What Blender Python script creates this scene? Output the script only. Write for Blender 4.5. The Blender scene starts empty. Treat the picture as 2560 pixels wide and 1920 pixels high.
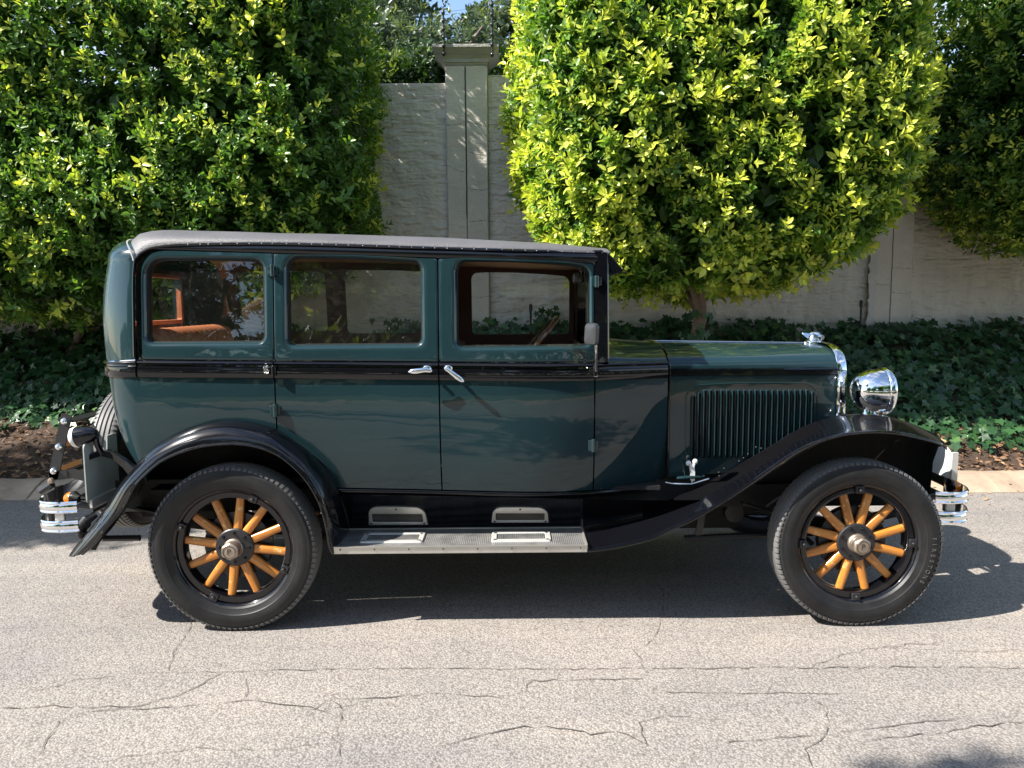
import bpy, bmesh, math, random
import numpy as np
from mathutils import Vector, Matrix, Euler

rad = math.radians
random.seed(7)
scene = bpy.context.scene
COL = scene.collection

# ------------------------------------------------------------------ camera
FPX, CAMY, CAMH, PITCH, ROLL = 1920.0, -4.38, 1.58, 6.0, -0.45
cam_d = bpy.data.cameras.new('camera')
cam_d.sensor_width = 36.0
cam_d.lens = 36.0 * FPX / 2560.0
cam_d.clip_start, cam_d.clip_end = 0.05, 600.0
cam = bpy.data.objects.new('camera', cam_d)
COL.objects.link(cam)
CROT = Matrix.Rotation(rad(90 - PITCH), 3, 'X') @ Matrix.Rotation(rad(ROLL), 3, 'Z')
cam.matrix_world = Matrix.Translation((0, CAMY, CAMH)) @ CROT.to_4x4()
scene.camera = cam

# ------------------------------------------------------------------ sky, sun, exposure
SUN_DIR = Vector((0.377, 0.13, -0.385)).normalized()      # the way the light travels
to_sun = -SUN_DIR
SUN_EL = math.asin(to_sun.z)
SUN_AZ = math.atan2(to_sun.x, to_sun.y)                   # clockwise from +Y
world = bpy.data.worlds.new('World')
scene.world = world
world.use_nodes = True
wn = world.node_tree
sky = wn.nodes.new('ShaderNodeTexSky')
sky.sky_type = 'NISHITA'
sky.sun_disc = False
sky.sun_elevation = SUN_EL
sky.sun_rotation = SUN_AZ
sky.air_density, sky.dust_density, sky.ozone_density = 1.0, 0.35, 1.2
bg = wn.nodes['Background']
bg.inputs['Strength'].default_value = 0.10
# scattered bright cloud in the sky dome
tcw = wn.nodes.new('ShaderNodeTexCoord')
mpw = wn.nodes.new('ShaderNodeMapping')
mpw.inputs['Scale'].default_value = (1.0, 1.0, 1.9)
mpw.inputs['Location'].default_value = (0.35, 0.6, 0.1)
nzw = wn.nodes.new('ShaderNodeTexNoise')
nzw.inputs['Scale'].default_value = 2.1
nzw.inputs['Detail'].default_value = 9.0
nzw.inputs['Roughness'].default_value = 0.58
rmw = wn.nodes.new('ShaderNodeValToRGB')
rmw.color_ramp.elements[0].position = 0.50
rmw.color_ramp.elements[1].position = 0.66
mxw = wn.nodes.new('ShaderNodeMix')
mxw.data_type = 'RGBA'
mxw.inputs[7].default_value = (4.3, 4.35, 4.5, 1)
wn.links.new(tcw.outputs['Generated'], mpw.inputs['Vector'])
wn.links.new(mpw.outputs['Vector'], nzw.inputs['Vector'])
wn.links.new(nzw.outputs['Fac'], rmw.inputs['Fac'])
wn.links.new(rmw.outputs['Color'], mxw.inputs[0])
wn.links.new(sky.outputs['Color'], mxw.inputs[6])
wn.links.new(mxw.outputs[2], bg.inputs['Color'])
sun_d = bpy.data.lights.new('sun', 'SUN')
sun_d.energy = 4.7
sun_d.angle = rad(0.5)
sun_d.color = (1.0, 0.955, 0.88)
sun = bpy.data.objects.new('sun', sun_d)
sun.location = (-8, -4, 9)
sun.rotation_euler = SUN_DIR.to_track_quat('-Z', 'Y').to_euler()
COL.objects.link(sun)
scene.view_settings.view_transform = 'Standard'
scene.view_settings.look = 'None'
scene.view_settings.exposure = 1.50
scene.view_settings.gamma = 1.0
scene.view_settings.use_curve_mapping = False
scene.cycles.max_bounces = 8
scene.cycles.transparent_max_bounces = 16


def P(px, py, y):
    """photograph pixel (2560 wide) -> world (x, z) on the plane at depth y"""
    d = CROT @ Vector(((px - 1280) / FPX, -(py - 960) / FPX, -1.0))
    t = (y - CAMY) / d.y
    return d.x * t, CAMH + d.z * t


# ------------------------------------------------------------------ materials
def nmat(name):
    m = bpy.data.materials.new(name)
    m.use_nodes = True
    nt = m.node_tree
    return m, nt, nt.nodes['Principled BSDF'], nt.nodes['Material Output']


def node(nt, typ, **kw):
    n = nt.nodes.new(typ)
    for k, v in kw.items():
        if k.startswith('i_'):
            key = k[2:]
            key = int(key) if key.isdigit() else key.replace('_', ' ')
            n.inputs[key].default_value = v
        else:
            setattr(n, k, v)
    return n


def ramp(nt, src, stops, interp='LINEAR'):
    r = nt.nodes.new('ShaderNodeValToRGB')
    r.color_ramp.interpolation = interp
    e = r.color_ramp.elements
    while len(e) < len(stops):
        e.new(0.5)
    for el, (p, c) in zip(e, stops):
        el.position = p
        el.color = (c[0], c[1], c[2], 1.0)
    nt.links.new(src, r.inputs[0])
    return r.outputs['Color']


def noise(nt, scale, detail=4, rough=0.55, vec=None, out='Fac'):
    n = node(nt, 'ShaderNodeTexNoise', i_Scale=scale, i_Detail=detail, i_Roughness=rough)
    if vec is not None:
        nt.links.new(vec, n.inputs['Vector'])
    return n.outputs[out]


def objvec(nt, scale=(1, 1, 1), rot=(0, 0, 0)):
    tc = node(nt, 'ShaderNodeTexCoord')
    mp = node(nt, 'ShaderNodeMapping')
    mp.inputs['Scale'].default_value = scale
    mp.inputs['Rotation'].default_value = rot
    nt.links.new(tc.outputs['Object'], mp.inputs['Vector'])
    return mp.outputs['Vector']


def bump(nt, bsdf, h, strength=0.3, dist=0.01, prev=None):
    b = node(nt, 'ShaderNodeBump', i_Strength=strength, i_Distance=dist)
    nt.links.new(h, b.inputs['Height'])
    if prev is not None:
        nt.links.new(prev, b.inputs['Normal'])
    nt.links.new(b.outputs['Normal'], bsdf.inputs['Normal'])
    return b.outputs['Normal']


def mix(nt, fac, a, b, blend='MIX'):
    m = node(nt, 'ShaderNodeMix', data_type='RGBA', blend_type=blend)
    for v, i in ((fac, 0), (a, 6), (b, 7)):
        if hasattr(v, 'is_linked'):
            nt.links.new(v, m.inputs[i])
        else:
            m.inputs[i].default_value = (v if i == 0 else (v[0], v[1], v[2], 1))
    return m.outputs[2]


def simple(name, col, rough=0.5, metal=0.0, coat=0.0, var=0.12, bumps=0.0, bscale=60, spec=0.5, croug=0.03):
    m, nt, b, o = nmat(name)
    v = objvec(nt)
    f = noise(nt, 9.0, 5, 0.6, v)
    c = ramp(nt, f, [(0.25, [x * (1 - var) for x in col]), (0.75, [min(1, x * (1 + var)) for x in col])])
    nt.links.new(c, b.inputs['Base Color'])
    b.inputs['Metallic'].default_value = metal
    b.inputs['Coat Weight'].default_value = coat
    b.inputs['Coat Roughness'].default_value = croug
    b.inputs['Specular IOR Level'].default_value = spec
    r2 = noise(nt, 35.0, 4, 0.6, v)
    mr = node(nt, 'ShaderNodeMapRange')
    mr.inputs['To Min'].default_value = max(0.0, rough * 0.8)
    mr.inputs['To Max'].default_value = min(1.0, rough * 1.25)
    nt.links.new(r2, mr.inputs['Value'])
    nt.links.new(mr.outputs['Result'], b.inputs['Roughness'])
    if bumps > 0:
        bump(nt, b, noise(nt, bscale, 3, 0.6, v), bumps, 0.004)
    return m


def paint(name, col, rough=0.3, wave=0.010, specks=True, coat=1.0):
    """old hand finished coach enamel: slightly wavy clear coat, a few stone chips"""
    m, nt, b, o = nmat(name)
    v = objvec(nt)
    f = noise(nt, 2.2, 3, 0.5, v)
    c = ramp(nt, f, [(0.3, [x * 0.9 for x in col]), (0.7, [x * 1.1 for x in col])])
    if specks:
        vo = node(nt, 'ShaderNodeTexVoronoi', i_Scale=16.0)
        nt.links.new(v, vo.inputs['Vector'])
        sp = ramp(nt, vo.outputs['Distance'], [(0.0, (1, 1, 1)), (0.035, (1, 1, 1)), (0.05, (0, 0, 0))])
        gate = ramp(nt, noise(nt, 3.3, 2, 0.5, v), [(0.66, (0, 0, 0)), (0.68, (1, 1, 1))])
        k = mix(nt, 1.0, sp, gate, 'MULTIPLY')
        c = mix(nt, k, c, (0.42, 0.45, 0.44))
    nt.links.new(c, b.inputs['Base Color'])
    b.inputs['Roughness'].default_value = rough
    b.inputs['Specular IOR Level'].default_value = 0.08
    b.inputs['Coat Weight'].default_value = coat
    b.inputs['Coat Roughness'].default_value = 0.025
    h = noise(nt, 2.6, 2, 0.5, v)
    h2 = noise(nt, 11.0, 2, 0.5, v)
    n1 = bump(nt, b, h, 0.16, wave * 2.2)
    n2 = bump(nt, b, h2, 0.06, wave * 0.6, n1)
    nt.links.new(n2, b.inputs['Coat Normal'])
    return m


M = {}
M['green'] = paint('green_enamel', (0.0105, 0.0290, 0.0340), coat=0.9)
M['black'] = paint('black_enamel', (0.003, 0.003, 0.0045), 0.25, 0.006)
M['black_fender'] = paint('black_fender_enamel', (0.003, 0.003, 0.0045), 0.25, 0.004)
M['underside'] = simple('black_underside', (0.008, 0.008, 0.009), 0.7, bumps=0.3)
M['iron'] = simple('black_iron', (0.014, 0.014, 0.016), 0.42, 0.0, 0.2)
M['chrome'] = simple('chrome_plate', (0.86, 0.87, 0.88), 0.05, 1.0, var=0.03)
M['nickel'] = simple('dull_nickel', (0.55, 0.55, 0.53), 0.28, 1.0, bumps=0.1)
M['brass'] = simple('worn_brass', (0.44, 0.36, 0.29), 0.45, 0.9, bumps=0.2, bscale=90)
M['alloy'] = simple('cast_alloy', (0.60, 0.585, 0.545), 0.45, 0.5, bumps=0.2)
M['white'] = simple('white_enamel', (0.75, 0.75, 0.72), 0.35)
M['plate_back'] = simple('grey_plate_back', (0.34, 0.37, 0.34), 0.45, 0.1, bumps=0.15)
M['rubber_seal'] = simple('black_seal', (0.01, 0.01, 0.01), 0.6)
M['trim'] = simple('brown_trim_cloth', (0.075, 0.032, 0.023), 0.8, bumps=0.3, bscale=200)
M['headliner'] = simple('tan_headliner', (0.40, 0.25, 0.15), 0.85, bumps=0.2, bscale=150)
M['leather'] = simple('tan_leather', (0.52, 0.185, 0.085), 0.4, bumps=0.3, bscale=120)
M['darkwood'] = simple('varnished_dark_wood', (0.10, 0.045, 0.02), 0.25, coat=0.6)
M['grey_paint'] = simple('grey_mirror_paint', (0.032, 0.034, 0.037), 0.35, coat=0.3)
M['cap_letter'] = simple('dark_brass_letter', (0.10, 0.075, 0.055), 0.5, 0.6)
M['louvre_shade'] = simple('matt_black_shade', (0.004, 0.005, 0.006), 0.9, spec=0.1)  # shade on the louvre slopes, given as a black colour
M['satin'] = simple('satin_black_apron', (0.0025, 0.0025, 0.003), 0.8, spec=0.03)
M['welt'] = simple('pale_welt', (0.30, 0.29, 0.28), 0.5)
M['rib'] = simple('grimy_rib', (0.12, 0.105, 0.085), 0.5, 0.4, var=0.4)
M['edge_alloy'] = simple('ribbed_alloy_edging', (0.62, 0.60, 0.55), 0.35, 0.8)


def m_vinyl():
    m, nt, b, o = nmat('grained_grey_vinyl')
    v = objvec(nt)
    c = ramp(nt, noise(nt, 3.0, 5, 0.6, v), [(0.25, (0.070, 0.067, 0.071)), (0.75, (0.110, 0.106, 0.111))])
    nt.links.new(c, b.inputs['Base Color'])
    b.inputs['Roughness'].default_value = 0.52
    vo = node(nt, 'ShaderNodeTexVoronoi', i_Scale=170.0)
    nt.links.new(v, vo.inputs['Vector'])
    n1 = bump(nt, b, vo.outputs['Distance'], 0.5, 0.003)
    bump(nt, b, noise(nt, 2.2, 3, 0.5, v), 0.35, 0.03, n1)
    return m


def m_board():
    m, nt, b, o = nmat('ribbed_rubber_mat')
    v = objvec(nt)
    w = node(nt, 'ShaderNodeTexWave', i_Scale=34.0, i_Distortion=0.0)
    w.bands_direction = 'X'
    nt.links.new(v, w.inputs['Vector'])
    w2 = node(nt, 'ShaderNodeTexWave', i_Scale=34.0, i_Distortion=0.0)
    w2.bands_direction = 'Y'
    nt.links.new(v, w2.inputs['Vector'])
    f = noise(nt, 14.0, 5, 0.65, v)
    c = ramp(nt, f, [(0.3, (0.085, 0.084, 0.082)), (0.7, (0.18, 0.177, 0.168))])
    nt.links.new(c, b.inputs['Base Color'])
    b.inputs['Roughness'].default_value = 0.45
    mm = node(nt, 'ShaderNodeMath', operation='ADD')
    nt.links.new(w.outputs['Fac'], mm.inputs[0])
    nt.links.new(w2.outputs['Fac'], mm.inputs[1])
    bump(nt, b, mm.outputs[0], 0.6, 0.003)
    return m


def m_wood():
    m, nt, b, o = nmat('varnished_hickory')
    v = objvec(nt, (1, 1, 1))
    at = node(nt, 'ShaderNodeAttribute', attribute_name='grain')
    oi = node(nt, 'ShaderNodeObjectInfo')
    ad = node(nt, 'ShaderNodeVectorMath', operation='ADD')
    nt.links.new(at.outputs['Vector'], ad.inputs[0])
    nt.links.new(oi.outputs['Random'], ad.inputs[1])
    mp = node(nt, 'ShaderNodeMapping')
    mp.inputs['Scale'].default_value = (5, 70, 70)
    nt.links.new(ad.outputs[0], mp.inputs['Vector'])
    f = noise(nt, 1.0, 5, 0.6, mp.outputs['Vector'])
    c = ramp(nt, f, [(0.25, (0.28, 0.088, 0.011)), (0.5, (0.52, 0.19, 0.026)), (0.78, (0.66, 0.29, 0.045))])
    sv = ramp(nt, oi.outputs['Random'], [(0.0, (0.72, 0.70, 0.68)), (1.0, (1.12, 1.12, 1.12))])
    c = mix(nt, 1.0, c, sv, 'MULTIPLY')
    chips = ramp(nt, noise(nt, 30.0, 4, 0.7, v), [(0.60, (0, 0, 0)), (0.66, (1, 1, 1))])
    c = mix(nt, chips, c, (0.62, 0.40, 0.16))
    nt.links.new(c, b.inputs['Base Color'])
    b.inputs['Roughness'].default_value = 0.35
    b.inputs['Coat Weight'].default_value = 0.5
    b.inputs['Coat Roughness'].default_value = 0.1
    bump(nt, b, f, 0.15, 0.004)
    return m


def m_rubber():
    m, nt, b, o = nmat('tyre_rubber')
    v = objvec(nt)
    f = noise(nt, 7.0, 6, 0.65, v)
    c = ramp(nt, f, [(0.3, (0.009, 0.009, 0.010)), (0.7, (0.022, 0.0215, 0.0215))])
    # dusty tread: dust lies on the outer radius
    sx = node(nt, 'ShaderNodeSeparateXYZ')
    nt.links.new(v, sx.inputs[0])
    cx = node(nt, 'ShaderNodeCombineXYZ')
    nt.links.new(sx.outputs['X'], cx.inputs['X'])
    nt.links.new(sx.outputs['Z'], cx.inputs['Z'])
    ln = node(nt, 'ShaderNodeVectorMath', operation='LENGTH')
    nt.links.new(cx.outputs[0], ln.inputs[0])
    k = ramp(nt, ln.outputs['Value'], [(0.385, (0, 0, 0)), (0.400, (0.55, 0.55, 0.55))])
    c = mix(nt, k, c, (0.22, 0.215, 0.21))
    nt.links.new(c, b.inputs['Base Color'])
    b.inputs['Roughness'].default_value = 0.45
    b.inputs['Specular IOR Level'].default_value = 0.3
    bump(nt, b, noise(nt, 45.0, 4, 0.6, v), 0.15, 0.004)
    return m


def m_glass(name, tint):
    m, nt, b, o = nmat(name)
    nt.nodes.remove(b)
    tr = node(nt, 'ShaderNodeBsdfTransparent')
    tr.inputs['Color'].default_value = (*tint, 1)
    gl = node(nt, 'ShaderNodeBsdfGlossy', i_Roughness=0.0)
    gl.inputs['Color'].default_value = (1, 1, 1, 1)
    ge = node(nt, 'ShaderNodeNewGeometry')
    dt = node(nt, 'ShaderNodeVectorMath', operation='DOT_PRODUCT')
    nt.links.new(ge.outputs['Incoming'], dt.inputs[0])
    nt.links.new(ge.outputs['Normal'], dt.inputs[1])
    ab_ = node(nt, 'ShaderNodeMath', operation='ABSOLUTE')
    nt.links.new(dt.outputs['Value'], ab_.inputs[0])
    om = node(nt, 'ShaderNodeMath', operation='SUBTRACT', i_0=1.0)
    nt.links.new(ab_.outputs[0], om.inputs[1])
    pw = node(nt, 'ShaderNodeMath', operation='POWER', i_1=5.0)
    nt.links.new(om.outputs[0], pw.inputs[0])
    fr = node(nt, 'ShaderNodeMath', operation='MULTIPLY_ADD', i_1=0.93, i_2=0.065)
    nt.links.new(pw.outputs[0], fr.inputs[0])
    df = node(nt, 'ShaderNodeBsdfDiffuse')
    df.inputs['Color'].default_value = (0.35, 0.34, 0.32, 1)
    v = objvec(nt)
    dust = ramp(nt, noise(nt, 26.0, 6, 0.7, v), [(0.50, (0.012, 0.012, 0.012)), (0.75, (0.05, 0.05, 0.05))])
    mx = node(nt, 'ShaderNodeMixShader')
    nt.links.new(dust, mx.inputs[0])
    nt.links.new(tr.outputs[0], mx.inputs[1])
    nt.links.new(df.outputs[0], mx.inputs[2])
    m2 = node(nt, 'ShaderNodeMixShader')
    nt.links.new(fr.outputs[0], m2.inputs[0])
    nt.links.new(mx.outputs[0], m2.inputs[1])
    nt.links.new(gl.outputs[0], m2.inputs[2])
    nt.links.new(m2.outputs[0], o.inputs['Surface'])
    return m


def m_amber():
    m, nt, b, o = nmat('amber_lens')
    v = objvec(nt)
    c = ramp(nt, noise(nt, 40, 2, 0.5, v), [(0.3, (0.75, 0.20, 0.01)), (0.7, (0.95, 0.34, 0.03))])
    nt.links.new(c, b.inputs['Base Color'])
    b.inputs['Roughness'].default_value = 0.12
    b.inputs['Transmission Weight'].default_value = 0.45
    bump(nt, b, noise(nt, 120, 2, 0.5, v), 0.4, 0.003)
    return m


def m_road():
    m, nt, b, o = nmat('worn_chip_seal')
    v = objvec(nt)
    vo = node(nt, 'ShaderNodeTexVoronoi', i_Scale=120.0)
    nt.links.new(v, vo.inputs['Vector'])
    stone = ramp(nt, vo.outputs['Color'], [(0.1, (0.20, 0.190, 0.183)), (0.35, (0.258, 0.241, 0.227)),
                                           (0.62, (0.290, 0.269, 0.251)), (0.95, (0.345, 0.319, 0.297))])
    gap = ramp(nt, vo.outputs['Distance'], [(0.35, (1, 1, 1)), (0.75, (0.62, 0.59, 0.57))])
    c = mix(nt, 1.0, stone, gap, 'MULTIPLY')
    blot = ramp(nt, noise(nt, 0.55, 6, 0.65, v), [(0.3, (0.80, 0.81, 0.83)), (0.5, (0.98, 0.97, 0.95)), (0.72, (1.14, 1.10, 1.04))])
    c = mix(nt, 1.0, c, blot, 'MULTIPLY')
    tn = noise(nt, 1.0, 5, 0.6, objvec(nt, (0.35, 4.0, 1.0)))
    streak = ramp(nt, tn, [(0.35, (0.90, 0.90, 0.91)), (0.65, (1.06, 1.05, 1.03))])
    c = mix(nt, 1.0, c, streak, 'MULTIPLY')
    nt.links.new(c, b.inputs['Base Color'])
    b.inputs['Roughness'].default_value = 0.88
    b.inputs['Specular IOR Level'].default_value = 0.25
    inv = node(nt, 'ShaderNodeMath', operation='SUBTRACT')
    inv.inputs[0].default_value = 1.0
    nt.links.new(vo.outputs['Distance'], inv.inputs[1])
    n1 = bump(nt, b, inv.outputs[0], 0.5, 0.005)
    bump(nt, b, noise(nt, 5.0, 4, 0.6, v), 0.3, 0.015, n1)
    return m


def m_wall():
    m, nt, b, o = nmat('bagged_painted_brick')
    v = objvec(nt, (1, 1, 1), (rad(90), 0, 0))
    wob = noise(nt, 5.0, 3, 0.6, v, 'Color')
    vm = node(nt, 'ShaderNodeVectorMath', operation='MULTIPLY_ADD')
    nt.links.new(wob, vm.inputs[0])
    vm.inputs[1].default_value = (0.05, 0.05, 0.05)
    nt.links.new(v, vm.inputs[2])
    br = node(nt, 'ShaderNodeTexBrick')
    br.inputs['Scale'].default_value = 1.0
    br.inputs['Brick Width'].default_value = 0.235
    br.inputs['Row Height'].default_value = 0.086
    br.inputs['Mortar Size'].default_value = 0.016
    br.inputs['Mortar Smooth'].default_value = 1.0
    nt.links.new(vm.outputs[0], br.inputs['Vector'])
    f = noise(nt, 0.8, 6, 0.62, v)
    c = ramp(nt, f, [(0.25, (0.52, 0.48, 0.42)), (0.5, (0.63, 0.585, 0.515)), (0.8, (0.70, 0.65, 0.575))])
    st = noise(nt, 1.0, 5, 0.6, objvec(nt, (5.0, 5.0, 0.5)))
    c = mix(nt, 1.0, c, ramp(nt, st, [(0.3, (0.86, 0.86, 0.84)), (0.62, (1.03, 1.03, 1.03))]), 'MULTIPLY')
    nt.links.new(c, b.inputs['Base Color'])
    b.inputs['Roughness'].default_value = 0.7
    n0 = bump(nt, b, br.outputs['Fac'], -1.0, 0.09)
    n1 = bump(nt, b, noise(nt, 6.0, 3, 0.5, v), 0.8, 0.08, n0)
    bump(nt, b, noise(nt, 1.0, 3, 0.5, objvec(nt, (4, 4, 15))), 0.8, 0.06, n1)
    return m


def m_plaster(name, base):
    m, nt, b, o = nmat(name)
    v = objvec(nt)
    f = noise(nt, 2.2, 6, 0.62, v)
    c = ramp(nt, f, [(0.25, [x * 0.85 for x in base]), (0.75, [x * 1.12 for x in base])])
    nt.links.new(c, b.inputs['Base Color'])
    b.inputs['Roughness'].default_value = 0.75
    n1 = bump(nt, b, noise(nt, 12.0, 5, 0.6, v), 0.5, 0.03)
    bump(nt, b, noise(nt, 1.0, 3, 0.6, objvec(nt, (3, 3, 14))), 0.4, 0.03, n1)
    return m


def m_soil():
    m, nt, b, o = nmat('dark_mulch_soil')
    v = objvec(nt)
    f = noise(nt, 14.0, 8, 0.72, v)
    c = ramp(nt, f, [(0.3, (0.025, 0.017, 0.012)), (0.55, (0.075, 0.045, 0.028)), (0.8, (0.16, 0.095, 0.055))])
    nt.links.new(c, b.inputs['Base Color'])
    b.inputs['Roughness'].default_value = 0.95
    bump(nt, b, f, 0.9, 0.05)
    return m


def m_kerb():
    m, nt, b, o = nmat('weathered_kerb_concrete')
    v = objvec(nt)
    f = noise(nt, 6.0, 8, 0.7, v)
    c = ramp(nt, f, [(0.3, (0.27, 0.205, 0.145)), (0.6, (0.40, 0.31, 0.225)), (0.8, (0.47, 0.37, 0.27))])
    big = ramp(nt, noise(nt, 1.1, 4, 0.6, v), [(0.35, (0.74, 0.72, 0.70)), (0.6, (1.05, 1.05, 1.05))])
    c = mix(nt, 1.0, c, big, 'MULTIPLY')
    nt.links.new(c, b.inputs['Base Color'])
    b.inputs['Roughness'].default_value = 0.9
    bump(nt, b, f, 0.5, 0.01)
    return m


def m_leaf(name, old, mid, young, rough=0.38, transl=0.35):
    m, nt, b, o = nmat(name)
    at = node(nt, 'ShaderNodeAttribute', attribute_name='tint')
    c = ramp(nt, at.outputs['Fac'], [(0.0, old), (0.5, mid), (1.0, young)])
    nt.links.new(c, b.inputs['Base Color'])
    b.inputs['Roughness'].default_value = rough
    tl = node(nt, 'ShaderNodeBsdfTranslucent')
    c2 = mix(nt, 1.0, c, (1.5, 1.6, 0.7), 'MULTIPLY')
    nt.links.new(c2, tl.inputs['Color'])
    mx = node(nt, 'ShaderNodeMixShader', i_0=transl)
    nt.links.new(b.outputs[0], mx.inputs[1])
    nt.links.new(tl.outputs[0], mx.inputs[2])
    nt.links.new(mx.outputs[0], o.inputs['Surface'])
    return m


def m_bark():
    m, nt, b, o = nmat('grey_brown_bark')
    v = objvec(nt, (8, 8, 3))
    f = noise(nt, 3.0, 7, 0.7, v)
    c = ramp(nt, f, [(0.3, (0.10, 0.075, 0.06)), (0.7, (0.24, 0.175, 0.14))])
    nt.links.new(c, b.inputs['Base Color'])
    b.inputs['Roughness'].default_value = 0.9
    bump(nt, b, f, 0.7, 0.02)
    return m


M['vinyl'] = m_vinyl()
M['board'] = m_board()
M['wood'] = m_wood()
M['rubber'] = m_rubber()
M['glass'] = m_glass('window_glass', (0.80, 0.81, 0.80))
M['clear_glass'] = m_glass('clear_window_glass', (0.88, 0.89, 0.88))
M['amber'] = m_amber()
M['road'] = m_road()
M['wall'] = m_wall()
M['pier'] = m_plaster('pier_render', (0.61, 0.565, 0.495))
M['coping'] = m_plaster('coping_render', (0.42, 0.40, 0.37))
M['scar'] = m_plaster('pale_plaster_scar', (0.55, 0.53, 0.49))
M['soil'] = m_soil()
M['kerb'] = m_kerb()
M['ficus'] = m_leaf('clipped_tree_leaf', (0.026, 0.074, 0.016), (0.135, 0.26, 0.038), (0.60, 0.62, 0.09))
M['hedge'] = m_leaf('garden_hedge_leaf', (0.012, 0.034, 0.009), (0.035, 0.075, 0.017), (0.22, 0.28, 0.04))
M['far_leaf'] = m_leaf('garden_tree_leaf', (0.05, 0.078, 0.048), (0.095, 0.13, 0.07), (0.17, 0.20, 0.09))
M['ivy'] = m_leaf('ivy_leaf', (0.018, 0.052, 0.020), (0.046, 0.118, 0.040), (0.17, 0.27, 0.075), 0.36, 0.22)
M['litter'] = m_leaf('fallen_leaf', (0.07, 0.036, 0.02), (0.20, 0.105, 0.055), (0.42, 0.27, 0.15), 0.8, 0.1)
M['bark'] = m_bark()
M['crack'] = simple('dark_crack', (0.075, 0.064, 0.055), 0.95, var=0.3)
M['grass'] = simple('verge_soil', (0.05, 0.07, 0.02), 0.95, bumps=0.4)


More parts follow.
